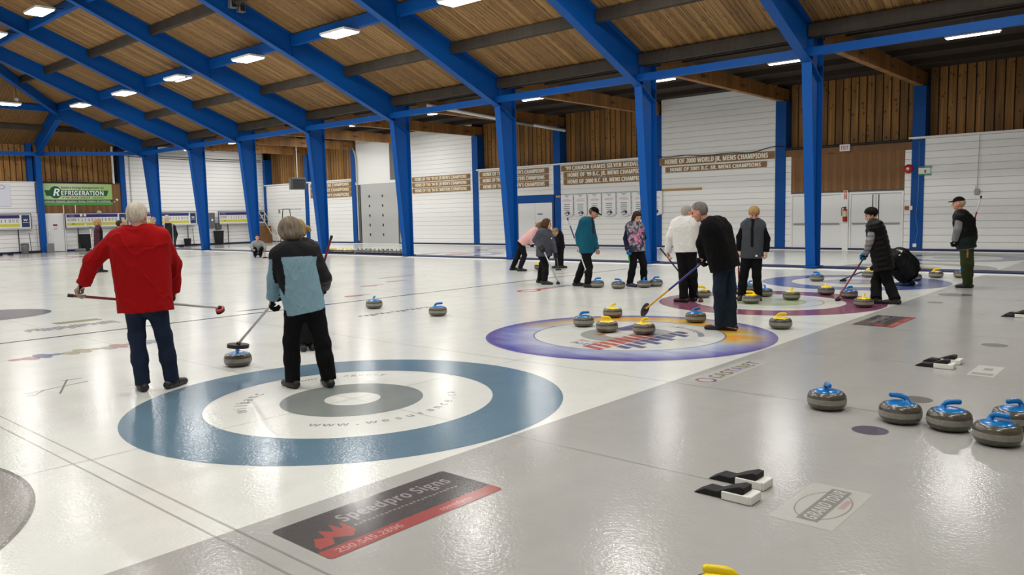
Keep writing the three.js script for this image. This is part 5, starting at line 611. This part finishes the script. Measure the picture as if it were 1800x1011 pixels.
const PEOPLE = {
red:{at:[-0.895,-1.751],front:[0.585,-0.811],face:[0.652,-0.208,-0.729],J:{head:[-0.069,1.618,-0.052],sl:[-0.222,1.427,-0.143],sr:[0.067,1.427,0.075],el:[-0.385,1.226,-0.301],wl:[-0.43,1.017,-0.43],gl:[-0.49,0.941,-0.478],er:[0.228,1.17,-0.031],wr:[0.265,0.902,-0.145],gr:[0.274,0.828,-0.174],hl:[-0.131,0.83,-0.079],hr:[0.009,0.822,0.025],kl:[-0.131,0.514,-0.08],kr:[0.075,0.511,0.011],al:[-0.087,0.085,-0.13],ar:[0.142,0.085,-0.028],neck:[-0.075,1.48,-0.039]},feet:{r:[0.881,0,-0.473],l:[0.204,0,-0.979]}},
lady:{at:[0.069,-0.71],front:[0.323,-0.946],face:[0.146,-0.309,-0.94],J:{head:[-0.046,1.453,-0.175],sl:[-0.226,1.241,-0.098],sr:[0.036,1.25,-0.029],el:[-0.197,1.032,-0.229],wl:[-0.176,0.825,-0.311],gl:[-0.172,0.674,-0.38],er:[0.115,0.997,-0.26],wr:[0.034,0.821,-0.411],gr:[0.005,0.805,-0.454],hl:[-0.105,0.754,-0.041],hr:[0.053,0.74,0.006],kl:[-0.126,0.438,-0.109],kr:[0.081,0.416,0.078],al:[-0.131,0.085,-0.107],ar:[0.101,0.085,0.128],neck:[-0.081,1.304,-0.095]},feet:{r:[0.323,0,-0.946],l:[0.102,0,-0.995]}},
dark:{at:[1.32,-2.622],front:[0.402,-0.916],face:[0.31,-0.259,-0.915],J:{head:[-0.019,1.437,-0.073],sl:[-0.109,1.222,-0.037],sr:[0.105,1.207,0.034],er:[0.209,0.851,0.139],wr:[0.309,0.716,-0.035],el:[-0.056,0.925,-0.278],wl:[0.08,0.702,-0.307],hl:[-0.039,0.706,-0.006],hr:[0.085,0.697,0.037],kl:[-0.031,0.365,-0.021],kr:[0.058,0.359,0.038],al:[-0.162,0.085,0.142],ar:[-0.046,0.085,0.168],gr:[0.346,0.666,-0.099],gl:[0.126,0.625,-0.317],neck:[-0.007,1.277,-0.021]},feet:{r:[0.402,0,-0.916],l:[0.402,0,-0.916]}},
hoodie:{at:[13.4,-24.082],front:[-0.509,0.861],face:[-0.474,-0.139,0.869],J:{head:[-0.03,0.82,0.098],sr:[-0.13,0.598,-0.077],sl:[0.18,0.587,0.107],er:[-0.255,0.462,-0.011],wr:[-0.292,0.348,0.153],el:[0.21,0.433,0.24],wl:[0.116,0.273,0.359],hr:[0.011,0.199,-0.133],hl:[0.148,0.194,-0.052],kr:[-0.209,0.368,0.167],kl:[0.023,0.371,0.304],ar:[-0.137,0.085,0.035],al:[0.048,0.085,0.144],gr:[-0.309,0.298,0.225],gl:[0.078,0.208,0.408],neck:[0.01,0.656,0.038]},feet:{r:[-0.509,0,0.861],l:[-0.509,0,0.861]}},
maroon:{at:[5.942,-20.97],front:[0.962,0.272],face:[0.959,-0.087,0.271],J:{head:[0.058,1.569,0.022],sr:[-0.026,1.363,0.171],sl:[0.11,1.369,-0.14],er:[-0.016,1.192,0.047],wr:[0.011,1.064,0.111],el:[0.105,1.187,-0.067],wl:[0.144,1.077,-0.053],hr:[-0.013,0.884,0.096],hl:[0.062,0.88,-0.078],kr:[-0.004,0.447,-0.002],kl:[0.026,0.446,0.01],ar:[-0.069,0.085,0.081],al:[0.007,0.085,0.108],gr:[0.028,0.985,0.151],gl:[0.173,0.993,-0.041],neck:[0.046,1.423,0.018]},feet:{r:[0.962,0,0.272],l:[0.962,0,0.272]}},
stripe:{at:[7.096,-18.551],front:[0.499,-0.866],face:[0.086,-0.087,-0.992],J:{head:[-0.003,1.648,-0.002],sl:[-0.083,1.387,-0.055],sr:[0.153,1.398,0.088],el:[-0.123,1.178,-0.113],wl:[-0.061,0.964,-0.161],er:[0.228,1.166,0.051],wr:[0.218,0.954,-0.031],hl:[-0.04,0.876,-0.028],hr:[0.1,0.871,0.056],kl:[-0.049,0.471,-0.023],kr:[0.083,0.465,0.038],al:[-0.112,0.085,0.058],ar:[0.02,0.085,0.119],gr:[0.214,0.87,-0.063],gl:[-0.037,0.88,-0.18],neck:[0.024,1.464,0.011]},feet:{r:[0.499,0,-0.866],l:[0.499,0,-0.866]}},
far1:{at:[7.134,-19.576],front:[-0.072,0.997],face:[-0.693,-0.087,0.715],J:{head:[-0.006,1.596,-0.003],sr:[-0.087,1.372,0.025],sl:[0.171,1.366,0.013],er:[-0.106,1.139,-0.047],wr:[-0.126,0.96,0.053],el:[0.18,1.129,0.081],wl:[0.099,0.951,0.154],hr:[-0.044,0.848,0.016],hl:[0.088,0.842,0.004],kr:[-0.053,0.43,-0.024],kl:[0.053,0.426,0.024],ar:[-0.114,0.085,0.059],al:[-0.008,0.085,0.106],gr:[-0.135,0.882,0.097],gl:[0.064,0.875,0.186],neck:[0.029,1.433,0.013]},feet:{r:[-0.072,0,0.997],l:[-0.072,0,0.997]}},
far2:{at:[6.406,-20.552],front:[0.849,0.529],face:[0.986,-0.087,-0.14],J:{head:[0.077,1.51,0.031],sr:[-0.005,1.303,0.178],sl:[0.136,1.299,-0.126],er:[0.012,1.085,0.059],wr:[0.013,0.904,0.113],el:[0.114,1.081,-0.062],wl:[0.118,0.898,-0.06],hr:[0.009,0.795,0.105],hl:[0.08,0.79,-0.069],kr:[0.022,0.392,0.009],kl:[0.022,0.392,0.009],ar:[-0.035,0.085,0.094],al:[-0.019,0.085,0.1],gr:[0.014,0.818,0.139],gl:[0.121,0.808,-0.059],neck:[0.069,1.36,0.028]},feet:{r:[0.849,0,0.529],l:[0.849,0,0.529]}},
far3:{at:[6.597,-20.716],front:[0.211,-0.977],face:[0.21,-0.087,-0.974],J:{head:[0.078,1.534,0.032],sl:[-0.044,1.317,0.014],sr:[0.192,1.311,0.046],el:[-0.076,1.099,-0.031],wl:[-0.018,0.912,-0.115],er:[0.199,1.089,0.081],wr:[0.196,0.904,-0.028],hl:[-0.023,0.803,0.009],hr:[0.112,0.798,0.028],kl:[-0.039,0.399,-0.016],kr:[0.083,0.393,0.034],al:[-0.096,0.085,0.069],ar:[0.026,0.085,0.119],gr:[0.195,0.827,-0.074],gl:[0.006,0.833,-0.151],neck:[0.075,1.376,0.03]},feet:{r:[0.211,0,-0.977],l:[0.211,0,-0.977]}},
pink:{at:[12.415,-8.609],front:[0.772,0.636],face:[0.646,-0.423,0.635],J:{head:[0.311,1.212,0.365],sr:[0.059,1.102,0.327],sl:[0.358,1.109,0.161],er:[-0.001,0.901,0.229],wr:[0.094,0.74,0.187],el:[0.396,0.934,0.31],wl:[0.435,0.775,0.356],hr:[-0.123,0.763,0],hl:[0.045,0.755,-0.092],kr:[-0.033,0.437,0.039],kl:[-0.086,0.381,-0.177],ar:[-0.248,0.085,0.048],al:[-0.049,0.085,-0.396],gr:[0.138,0.665,0.167],gl:[0.456,0.691,0.38],neck:[0.237,1.135,0.278]},feet:{r:[0.772,0,0.636],l:[0.772,0,0.636]}},
grey:{at:[9.488,-5.596],front:[0.329,0.944],face:[0.557,-0.139,0.819],J:{head:[0.084,1.335,0.102],sr:[-0.143,1.146,0.077],sl:[0.226,1.153,0.024],er:[-0.163,0.982,-0.041],wr:[-0.17,0.826,0.108],el:[0.202,0.899,0.168],wl:[0.177,0.673,0.248],hr:[-0.07,0.682,0.056],hl:[0.141,0.671,0.032],kr:[-0.009,0.413,0.115],kl:[0.02,0.434,-0.007],ar:[-0.134,0.085,0.184],al:[0.139,0.085,-0.178],gr:[-0.173,0.762,0.17],gl:[0.167,0.588,0.278],neck:[0.053,1.201,0.065]},feet:{r:[0.246,0,0.969],l:[0.329,0,0.944]}},
bend:{at:[13.622,-8.35],front:[-0.978,-0.208],face:[-0.642,-0.766,-0.022],J:{head:[-0.163,1.024,0.035],sl:[-0.071,0.973,0.095],sr:[0.1,0.991,-0.059],el:[-0.225,0.721,0.118],wl:[-0.203,0.461,0.065],er:[0.076,0.691,0.016],wr:[-0.075,0.437,-0.015],hl:[-0.047,0.615,0.059],hr:[0.103,0.608,0.014],kl:[-0.041,0.322,0.028],kr:[0.043,0.318,0.055],al:[-0.103,0.085,0.03],ar:[-0.033,0.085,0.12],gr:[-0.121,0.36,-0.025],gl:[-0.196,0.373,0.047],neck:[-0.035,0.994,0.023]},feet:{r:[0.927,0,0.375],l:[-0.743,0,-0.669]}},
teal:{at:[9.379,-4.382],front:[0.519,0.855],face:[0.307,-0.53,0.79],J:{head:[0.146,1.559,0.199],sr:[-0.142,1.381,0.11],sl:[0.248,1.379,0.035],er:[-0.096,1.105,-0.046],wr:[-0.115,0.86,-0.021],el:[0.231,1.022,0.146],wl:[0.219,0.793,0.215],hr:[-0.049,0.792,0.093],hl:[0.161,0.782,0.059],kr:[0.033,0.428,0.146],kl:[0.033,0.435,-0.04],ar:[-0.121,0.085,0.207],al:[0.048,0.085,-0.208],gr:[-0.122,0.771,-0.012],gl:[0.215,0.707,0.24],neck:[0.079,1.43,0.108]},feet:{r:[0.442,0,0.897],l:[0.442,0,0.897]}},
floral:{at:[9.925,-3.38],front:[-0.678,0.735],face:[-0.394,-0.53,0.751],J:{head:[-0.038,1.453,0.034],sr:[-0.124,1.267,-0.114],sl:[0.073,1.261,0.032],er:[-0.156,1.008,-0.172],wr:[-0.292,0.79,-0.05],el:[0.174,1.032,0.051],wl:[0.259,0.86,-0.059],hr:[-0.062,0.791,-0.052],hl:[0.048,0.787,0.031],kr:[-0.085,0.471,-0.04],kl:[0.071,0.477,0.112],ar:[-0.081,0.085,-0.13],al:[0.263,0.085,0.004],gr:[-0.335,0.721,-0.012],gl:[0.293,0.79,-0.103],neck:[-0.029,1.317,-0.02]},feet:{r:[-0.134,0,0.991],l:[-0.739,0,0.673]}},
white:{at:[7.967,-1.112],front:[0.947,-0.321],face:[0.886,-0.309,0.346],J:{head:[0.03,1.533,-0.049],sl:[-0.07,1.362,-0.201],sr:[0.019,1.367,0.108],el:[-0.125,1.11,-0.291],wl:[-0.096,0.852,-0.342],er:[0.175,1.12,0.111],wr:[0.275,0.879,-0.018],hl:[-0.04,0.883,-0.108],hr:[0.004,0.883,0.041],kl:[-0.041,0.453,-0.075],kr:[0.037,0.462,0.067],al:[-0.088,0.085,-0.039],ar:[0.155,0.085,0.014],gr:[0.306,0.804,-0.058],gl:[-0.086,0.765,-0.359],neck:[-0.01,1.411,-0.047]},feet:{r:[0.52,0,-0.854],l:[0.023,0,-1]}},
black:{at:[5.247,0.909],front:[0.24,-0.971],face:[-0.257,-0.375,-0.891],J:{head:[-0.164,1.546,-0.288],sl:[-0.225,1.364,-0.128],sr:[0.1,1.385,-0.127],el:[-0.174,1.138,-0.242],wl:[-0.104,0.965,-0.258],gl:[-0.109,0.884,-0.268],er:[0.178,1.13,-0.319],wr:[0.022,0.935,-0.296],gr:[-0.041,0.887,-0.311],hl:[-0.092,0.911,-0.022],hr:[0.07,0.902,-0.023],kl:[-0.107,0.547,-0.036],kr:[0.069,0.557,0.027],al:[0.093,0.085,-0.102],ar:[0.108,0.085,0.018],neck:[-0.091,1.423,-0.173]},feet:{r:[-0.107,0,-0.994],l:[-0.311,0,-0.95]}},
vest:{at:[8.727,-0.345],front:[-0.943,0.333],face:[-0.717,-0.616,0.326],J:{head:[-0.021,1.49,0.075],sr:[-0.021,1.307,-0.083],sl:[0.06,1.303,0.167],er:[-0.073,1.094,-0.161],wr:[-0.08,0.858,-0.177],el:[0.112,1.059,0.247],wl:[0.065,0.838,0.265],hr:[-0.01,0.798,-0.043],hl:[0.037,0.798,0.1],kr:[-0.044,0.424,-0.097],kl:[0.045,0.425,0.1],ar:[-0.031,0.085,-0.132],al:[0.106,0.085,0.106],gr:[-0.083,0.768,-0.183],gl:[0.047,0.751,0.271],neck:[0.008,1.357,0.051]},feet:{r:[-0.986,0,0.164],l:[-0.824,0,0.566]}},
striped:{at:[9.512,1.64],front:[-0.136,-0.991],face:[-0.329,-0.375,-0.867],J:{head:[-0.067,1.43,-0.235],sl:[-0.254,1.244,-0.136],sr:[0.153,1.238,-0.222],el:[-0.281,1.016,-0.184],wl:[-0.198,0.826,-0.258],gl:[-0.14,0.729,-0.31],er:[0.124,0.923,-0.296],wr:[-0.011,0.797,-0.333],gr:[-0.039,0.704,-0.358],hl:[-0.11,0.678,-0.044],hr:[0.077,0.666,-0.072],kl:[-0.041,0.351,0.039],kr:[0.007,0.339,-0.159],al:[-0.176,0.085,0.186],ar:[-0.25,0.085,-0.077],neck:[-0.055,1.294,-0.194]},feet:{r:[-0.187,0,-0.982],l:[-0.238,0,-0.971]}},
crouch:{at:[12.618,1.061],front:[-0.42,-0.908],face:[-0.26,-0.643,-0.721],J:{head:[-0.083,0.61,-0.233],sl:[-0.193,0.596,-0.076],sr:[0.124,0.6,-0.185],el:[-0.247,0.418,-0.151],wl:[-0.245,0.357,-0.34],er:[0.08,0.429,-0.286],wr:[-0.026,0.349,-0.491],hl:[-0.051,0.247,0.173],hr:[0.13,0.267,0.126],kl:[-0.18,0.27,-0.093],kr:[0.15,0.277,-0.216],al:[-0.087,0.085,0.063],ar:[0.13,0.085,0.11],patch:[-0.215,0.665,-0.031],gr:[-0.066,0.32,-0.566],gl:[-0.245,0.329,-0.426],neck:[-0.048,0.601,-0.159]},feet:{r:[-0.339,0,-0.941],l:[-0.339,0,-0.941]}},
puffer:{at:[12.434,2.166],front:[-0.111,-0.994],face:[-0.162,-0.07,-0.984],J:{head:[-0.024,1.593,-0.121],sl:[-0.241,1.352,-0.036],sr:[0.215,1.356,-0.093],el:[-0.279,1.124,-0.068],wl:[-0.228,0.902,-0.119],er:[0.208,1.142,0.019],wr:[0.32,1.203,0.071],gr:[0.339,1.267,0.065],hl:[-0.088,0.814,0.041],hr:[0.101,0.805,0.022],kl:[-0.044,0.484,0.032],kr:[0.015,0.481,0.077],al:[0.228,0.085,0.018],ar:[0.231,0.085,0.035],gl:[-0.208,0.817,-0.139],neck:[-0.016,1.421,-0.08]},feet:{r:[-0.111,0,-0.994],l:[-0.197,0,-0.98]}},
};
const BROOMS = {
red:[[-1.424,0.915,-2.247],[-0.211,0.704,-1.821]],
lady:[[0.1,0.874,-1.171],[0.131,0.269,-2.113]],
dark:[[1.657,1.336,-2.518],[1.55,0.611,-2.769]],
hoodie:[[13.566,0.365,-23.752],[13.157,0.045,-23.107]],
maroon:[[5.743,1.431,-20.939],[5.627,0.045,-20.539]],
grey:[[9.319,0.846,-5.455],[9.599,0.045,-5.228]],
bend:[[13.42,0.525,-8.284],[12.933,0.045,-7.822]],
teal:[[9.197,1.445,-4.631],[9.296,0.351,-4.241]],
floral:[[9.599,0.827,-3.408],[10.022,0.045,-3.547]],
white:[[7.83,0.912,-1.571],[8.108,0.045,-0.95]],
black:[[5.177,0.9,0.629],[5.052,0.24,-0.172]],
vest:[[8.629,0.771,-0.513],[8.758,0.045,-0.559]],
striped:[[9.445,0.715,1.294],[9.405,0.045,0.912]],
crouch:[[12.511,0.403,0.658],[13.01,0.045,-0.211]],
puffer:[[12.795,1.711,2.34],[12.759,0.881,2.16]],
};

const jeans = { color: 0x1f2a3e, wide: 1.0 }, blackTr = { color: 0x101013 };
person({ ...PEOPLE.red, label: 'white-haired man in a red jacket and dark jeans seen from behind, holding a broom level', seed: 1, bulk: 1.16, jacket: { color: 0x99090d, ex: .035, hem: .07, collar: .098, fold: .012, mott: .05, nylon: false, paint: (i, x, y, z, c, k) => Math.abs(i.v - .87) < .008 && Math.abs(i.u) < .2 ? k.map(v => v * .75) : k }, trousers: jeans, shoes: 0x1a1a1c, gloves: 0x9a9280, glovePalm: 0x2a1516, hair: { kind: 'short', color: 0xcfc7b8, color2: 0xa79c8a }, skin: 0xd29a84, shoe: 1.08 });
person({ ...PEOPLE.lady, label: 'grey-haired woman in a pale blue fleece with black shoulders, bending over a broom', seed: 2, bulk: .97, jacket: { name: 'fleece', color: 0x7d9dac, ex: .03, hem: .04, collar: .09, fold: .008, mott: .06, freq: 60, paint: (i, x, y, z, c, k) => { const d = y - (c.nb.y - .075 - .16 * Math.max(0, Math.abs(i.u) - .1) - .0); return d > 0 || (Math.abs(i.u + .17) < .035 * Math.min(1, (i.v - .3) * 3) && i.v > .3 && i.w < .08) ? [.012, .012, .014] : k; } }, trousers: { color: 0x0d0d0f, wide: 1.05, seat: 1.06 }, shoes: 0x1c1715, gloves: 0x141416, hair: { kind: 'bob', color: 0x8d8272, color2: 0x5a5044 }, skin: 0xd0a08a });
person({ ...PEOPLE.dark, label: 'blond woman in a dark jacket, half hidden behind the woman in pale blue', seed: 3, jacket: { color: 0x1f1f22, ex: .035, hem: .1, collar: .09, fold: .014, nylon: true }, trousers: blackTr, shoes: 0x111113, gloves: 0x18181a, hair: { kind: 'tail', color: 0xb09866, color2: 0x7a6440, tail: [[.04, 0, -.06], [.1, 0, -.08], [.13, -.03, -.07]] } });
person({ ...PEOPLE.hoodie, label: 'man in a grey hoodie crouching far down the ice, facing the camera', seed: 4, jacket: { name: 'hoodie', color: 0x8f9090, ex: .03, hem: .02, collar: .09 }, trousers: blackTr, shoes: 0x151515, hair: { kind: 'short', color: 0x3a2a20 }, skin: 0xd09a86 });
person({ ...PEOPLE.maroon, label: 'blond person in a maroon sleeved top and black front standing by the second scoreboard', seed: 5, jacket: { color: 0x4c2a38, hem: .12, collar: .09, paint: (i, x, y, z, c, k) => i.w > .02 ? [.012, .012, .014] : k }, trousers: { color: 0x2a2026 }, shoes: 0x16120f, gloves: 0x151515, hair: { kind: 'bob', color: 0xb79a68, color2: 0x8a7048 } });
person({ ...PEOPLE.stripe, label: 'bald man in a black jacket with white back piping, far down the ice', seed: 6, jacket: { color: 0x17181c, hem: .1, collar: .09, nylon: true, paint: (i, x, y, z, c, k) => Math.abs(Math.abs(i.u) - .12) < .012 && i.w < 0 ? [.35, .35, .36] : k }, trousers: blackTr, shoes: 0x111111, hair: { kind: 'thin', color: 0xb7ada2 }, skin: 0xd7a793 });
person({ ...PEOPLE.far1, label: 'grey-haired person in black beside the far blue column', seed: 7, jacket: { color: 0x17171a, hem: .08, collar: .09 }, trousers: blackTr, shoes: 0x111111, hair: { kind: 'short', color: 0x8c8176 } });
person({ ...PEOPLE.far2, label: 'dark-haired person mostly hidden by the shoulder of the man in red', seed: 8, jacket: { color: 0x1c1a1c, hem: .08, collar: .09 }, trousers: blackTr, shoes: 0x111111, hair: { kind: 'short', color: 0x3a2c24 } });
person({ ...PEOPLE.far3, label: 'sandy-haired person hidden behind the head of the man in red', seed: 9, jacket: { color: 0xa49a86, hem: .08, collar: .09 }, trousers: blackTr, shoes: 0x111111, hair: { kind: 'bob', color: 0xa8977a } });
person({ ...PEOPLE.pink, label: 'woman in a pale pink jacket stooping forward by the blue column', seed: 10, jacket: { color: 0xd3a6a6, ex: .024, hem: .03, collar: .08, mott: .05 }, trousers: { color: 0x131316 }, shoes: 0x131313, gloves: 0x1a1a1c, hair: { kind: 'long', color: 0x7d6242, color2: 0x4a3626, tail: [[0, -.02, -.1], [.02, -.1, -.1], [.02, -.16, -.06]] } });
person({ ...PEOPLE.grey, label: 'long-haired woman in a charcoal grey top leaning on a silver broom', seed: 11, bulk: 1.05, jacket: { name: 'top', color: 0x4a4c54, ex: .026, hem: .06, collar: .08 }, trousers: { color: 0x121215 }, shoes: 0x131313, gloves: 0x2a2a2c, hair: { kind: 'long', color: 0x5c4430, color2: 0x2f221a, tail: [[0, -.03, -.1], [-.03, -.13, -.11], [-.03, -.22, -.1]] }, skin: 0xd0a086, more: (t, q) => { const m = mesh('name_badge', boxAt(.07, .03, .006, 0, 0, 0), whiteTrim, t); const p = q.lerp(q.S, q.H, .28).addScaledVector(q.fwd, .155).addScaledVector(q.rt, -.06); m.position.copy(p); m.rotation.y = Math.atan2(q.fwd.x, q.fwd.z); } });
person({ ...PEOPLE.bend, label: 'small blond figure in black bent double over a broom by the curb', seed: 12, jacket: { color: 0x101013, hem: .05, collar: .08 }, trousers: blackTr, shoes: 0x1a1a1a, gloves: 0x8d8a86, hair: { kind: 'short', color: 0x9a8560, color2: 0x5c4a34 } });
person({ ...PEOPLE.teal, label: 'man in a teal sweater and black cap looking down, broom tucked under his arm', seed: 13, bulk: 1.06, jacket: { name: 'sweater', color: 0x14546a, ex: .022, hem: .07, collar: .082, fold: .01, paint: (i, x, y, z, c, k) => i.w > .09 && Math.abs(i.u) < .05 && i.v > .55 ? [.012, .022, .035] : k }, trousers: { color: 0x121214, wide: 1.06 }, shoes: 0x141414, hair: { kind: 'short', color: 0x5a4c42 }, cap: 0x0a0a0b, capLogo: true, skin: 0xc08a72, beard: 0x8a7060 });
person({ ...PEOPLE.floral, label: 'woman in a flowered vest over navy sleeves holding a green broom', seed: 14, bulk: 1.02, shirt: { color: 0x141a30, ex: .014, hem: .02, cut: 1 }, vest: { color: 0x55505c, ex: .034, hem: .05, collar: .09, fold: .008, paint: (i, x, y, z, c, k) => { const n = noise3(x * 16, y * 16, z * 16 + 3), m = noise3(x * 34 + 5, y * 34, z * 34); if (n > .18 && i.v > .28 && i.v < .86) return m > 0 ? [.52, .08, .26] : [.62, .3, .42]; if (n < -.3) return [.05, .05, .09]; return m > .2 ? [.36, .34, .36] : m < -.25 ? [.06, .05, .07] : [.19, .17, .2]; } }, trousers: { color: 0x101014, wide: 1.04 }, shoes: 0x1a2a48, gloves: 0x2a6fa0, glovePalm: 0x15161c, hair: { kind: 'tail', color: 0x3c2c20, color2: 0x241a14, tail: [[.06, -.06, -.04], [.1, -.14, .0], [.12, -.2, .03]] }, skin: 0xd4a48e });
person({ ...PEOPLE.white, label: 'grey-haired man in a white sweater and black trousers seen from behind', seed: 15, bulk: 1.12, jacket: { name: 'sweater', color: 0xd8d8d4, ex: .03, hem: .02, collar: .085, fold: .012, mott: .03 }, trousers: { color: 0x0f0f11, wide: 1.06, cuff: .075 }, shoes: 0x161412, hair: { kind: 'thin', color: 0x9b948c }, skin: 0xcf9a82 });
person({ ...PEOPLE.black, label: 'grey-haired man in a black jacket and jeans leaning over the purple house', seed: 16, bulk: 1.22, jacket: { color: 0x0a0a0b, ex: .036, hem: .1, collar: .09, fold: .012, freq: 60 }, trousers: { color: 0x1c2735, wide: 1.08, cuff: .08 }, shoes: 0x111113, stripe: 0x9a9a9e, gloves: 0x111114, glovePalm: 0x1c1416, hair: { kind: 'short', color: 0x8b8680, color2: 0x5f5a56 }, skin: 0xc98f78, shoe: 1.12 });
person({ ...PEOPLE.vest, label: 'short-haired blond woman in a dark grey vest looking down at the burgundy house', seed: 17, shirt: { color: 0x0e0e10, ex: .016, hem: .02 }, vest: { color: 0x42474c, ex: .032, hem: .07, collar: .09, paint: (i, x, y, z, c, k) => i.w > .05 && Math.abs(i.u) < .025 && i.v > .25 ? [.008, .008, .01] : k }, trousers: { color: 0x0f0f12, wide: 1.05 }, shoes: 0x2c1d1a, gloves: null, hair: { kind: 'full', color: 0xb99a66, color2: 0x84663e }, skin: 0xcf9a84, more: (t, q) => { const m = mesh('trouser_patch', boxAt(.05, .03, .006, 0, 0, 0), whiteTrim, t); m.position.copy(q.J.hl.clone().addScaledVector(q.fwd, .135).add(V(0, -.02, 0))); m.rotation.y = Math.atan2(q.fwd.x, q.fwd.z); } });
person({ ...PEOPLE.striped, label: 'black-haired woman in a black vest with grey striped sleeves, sweeping to one side', seed: 18, bulk: 1.0, shirt: { color: 0x706f74, ex: .018, hem: .02, paint: (i, x, y, z, c, k) => (y * 13) % 1 < .42 ? k : [.3, .29, .32] }, vest: { color: 0x09090a, ex: .04, hem: .13, collar: .09, quilt: .085, nylon: true }, trousers: { color: 0x0e0e10, wide: 1.12, cuff: .078 }, shoes: 0x131313, gloves: 0x2f82a8, glovePalm: 0x15161a, hair: { kind: 'full', color: 0x0a0807, color2: 0x120e0c }, skin: 0xc99a7c });
person({ ...PEOPLE.crouch, label: 'person in a puffed black jacket crouching behind the striped-sleeve woman', seed: 19, bulk: 1.15, back: 1.7, jacket: { color: 0x08090a, ex: .05, hem: .06, collar: .1, fold: .016, nylon: true }, trousers: { color: 0x101014 }, shoes: 0x1b2a62, gloves: 0x141416, hair: { kind: 'short', color: 0x1c1815 }, more: (t, q) => { const m = mesh('back_patch', new THREE.BoxGeometry(.16, .008, .11), new THREE.MeshStandardMaterial({ color: 0xb9bab8, roughness: .6 }), t); m.position.copy(q.J.patch); m.quaternion.setFromUnitVectors(V(0, 1, 0), V(-.55, .75, .2).normalize()); } });
person({ ...PEOPLE.puffer, label: 'man in a black cap, black puffer vest and olive trousers, broom behind his back', seed: 20, bulk: 1.02, back: 1.3, belly: 1.15, shirt: { color: 0x77777a, ex: .022, hem: .07 }, vest: { color: 0x090a0a, ex: .042, hem: .04, collar: .1, quilt: .17, nylon: true, fold: .01, paint: (i, x, y, z, c, k) => i.v < .28 ? [.006, .014, .012] : k }, trousers: { color: 0x323c20, wide: 1.14, cuff: .062, paint: (x, y, z, J) => { const n = 1 + .14 * noise3(x * 22, y * 22, z * 22), k = J.kl, h = J.hl, t = (y - k.y) / (h.y - k.y), zz = k.clone().lerp(h, t); return t > .35 && t < .85 && Math.abs((x - zz.x) * .3 + (z - zz.z) * .95 - .02) < .012 && (x - zz.x) < 0 ? [.55, .2, .07] : [.032 * n, .045 * n, .014 * n]; } }, shoes: 0x151313, gloves: 0x121214, hair: { kind: 'short', color: 0xc0a888, color2: 0xa08a70 }, cap: 0x080809, skin: 0xc98d76 });

const B = (k, o) => broom(BROOMS[k][0], BROOMS[k][1], o);
B('red', { label: 'red and silver curling broom held level by the man in the red jacket', c1: 0x7a1420, c2: 0xb8b2b0, head: 0xa32024, pad: 0x1a1516, split: .55, normal: [-.25, 1, .12], along: [.7, .1, .7], len: .14, wid: .07 });
B('lady', { label: 'silver curling broom whose black oval head hovers over a blue stone', c1: 0xcfccc6, c2: 0xc4bfb8, head: 0x141212, pad: 0x3a201a, len: .23, wid: .15, normal: [.1, 1, .12] });
B('dark', { label: 'dark red broom handle standing up behind the woman in the dark hooded jacket', c1: 0x8a1420, c2: 0x8a1420, head: 0x141414 });
B('hoodie', { label: 'tiny dark broom standing beside the crouching man in the hoodie', c1: 0x222222, c2: 0x222222, head: 0x111111 });
B('maroon', { label: 'thin white broom held by the blond person in maroon', c1: 0xd0d0d0, c2: 0xd0d0d0, head: 0x222222 });
B('grey', { label: 'silver curling broom the woman in the grey top leans on', c1: 0xd8d8da, c2: 0xb0b2b6, head: 0x18181a, len: .16 });
B('bend', { label: 'dark broom of the bent figure in black by the curb', c1: 0x3a3a3c, c2: 0x3a3a3c, head: 0x1a1a1c, len: .16 });
B('teal', { label: 'white curling broom with a navy banded grip tucked under the teal man\u2019s arm', c1: 0x2a3568, c2: 0xd4d6da, head: 0x17181a, split: .38, bands: 6, bandColor: 0xaeb6d8 });
B('floral', { label: 'bright green curling broom held by the woman in the flowered vest', c1: 0x4db83a, c2: 0x9cc8a8, head: 0x16181a, split: .55 });
B('white', { label: 'black and red curling broom held by the man in the white sweater', c1: 0x1a1a1c, c2: 0x2a2a2e, head: 0x7a2020, pad: 0x3a1414, split: .3 });
B('black', { label: 'blue and yellow curling broom pointed by the man in black over the purple house', c1: 0x262478, c2: 0xd89e16, head: 0x121214, pad: 0x18181a, split: .58, normal: [-.75, .35, .55], along: [.3, 0, -.95], len: .19, wid: .09 });
B('vest', { label: 'slim red broom standing beside the grey-vested woman', c1: 0x9a2a2a, c2: 0xb86a60, head: 0x5a2420 });
B('striped', { label: 'maroon curling broom pressed on the ice by the striped-sleeve woman', c1: 0x5e1838, c2: 0x8a4450, head: 0x1c1214, pad: 0x4a2028, len: .2 });
B('crouch', { label: 'white and black broom reaching from the crouching person over the blue house', c1: 0xd6d6d6, c2: 0x2c2c30, head: 0x131316, len: .16, split: .45 });
B('puffer', { label: 'silver and red broom sticking up behind the man in the puffer vest', c1: 0xbfc1c4, c2: 0x8a1c22, head: 0x141414, split: .34 });

renderer.render(scene, camera);
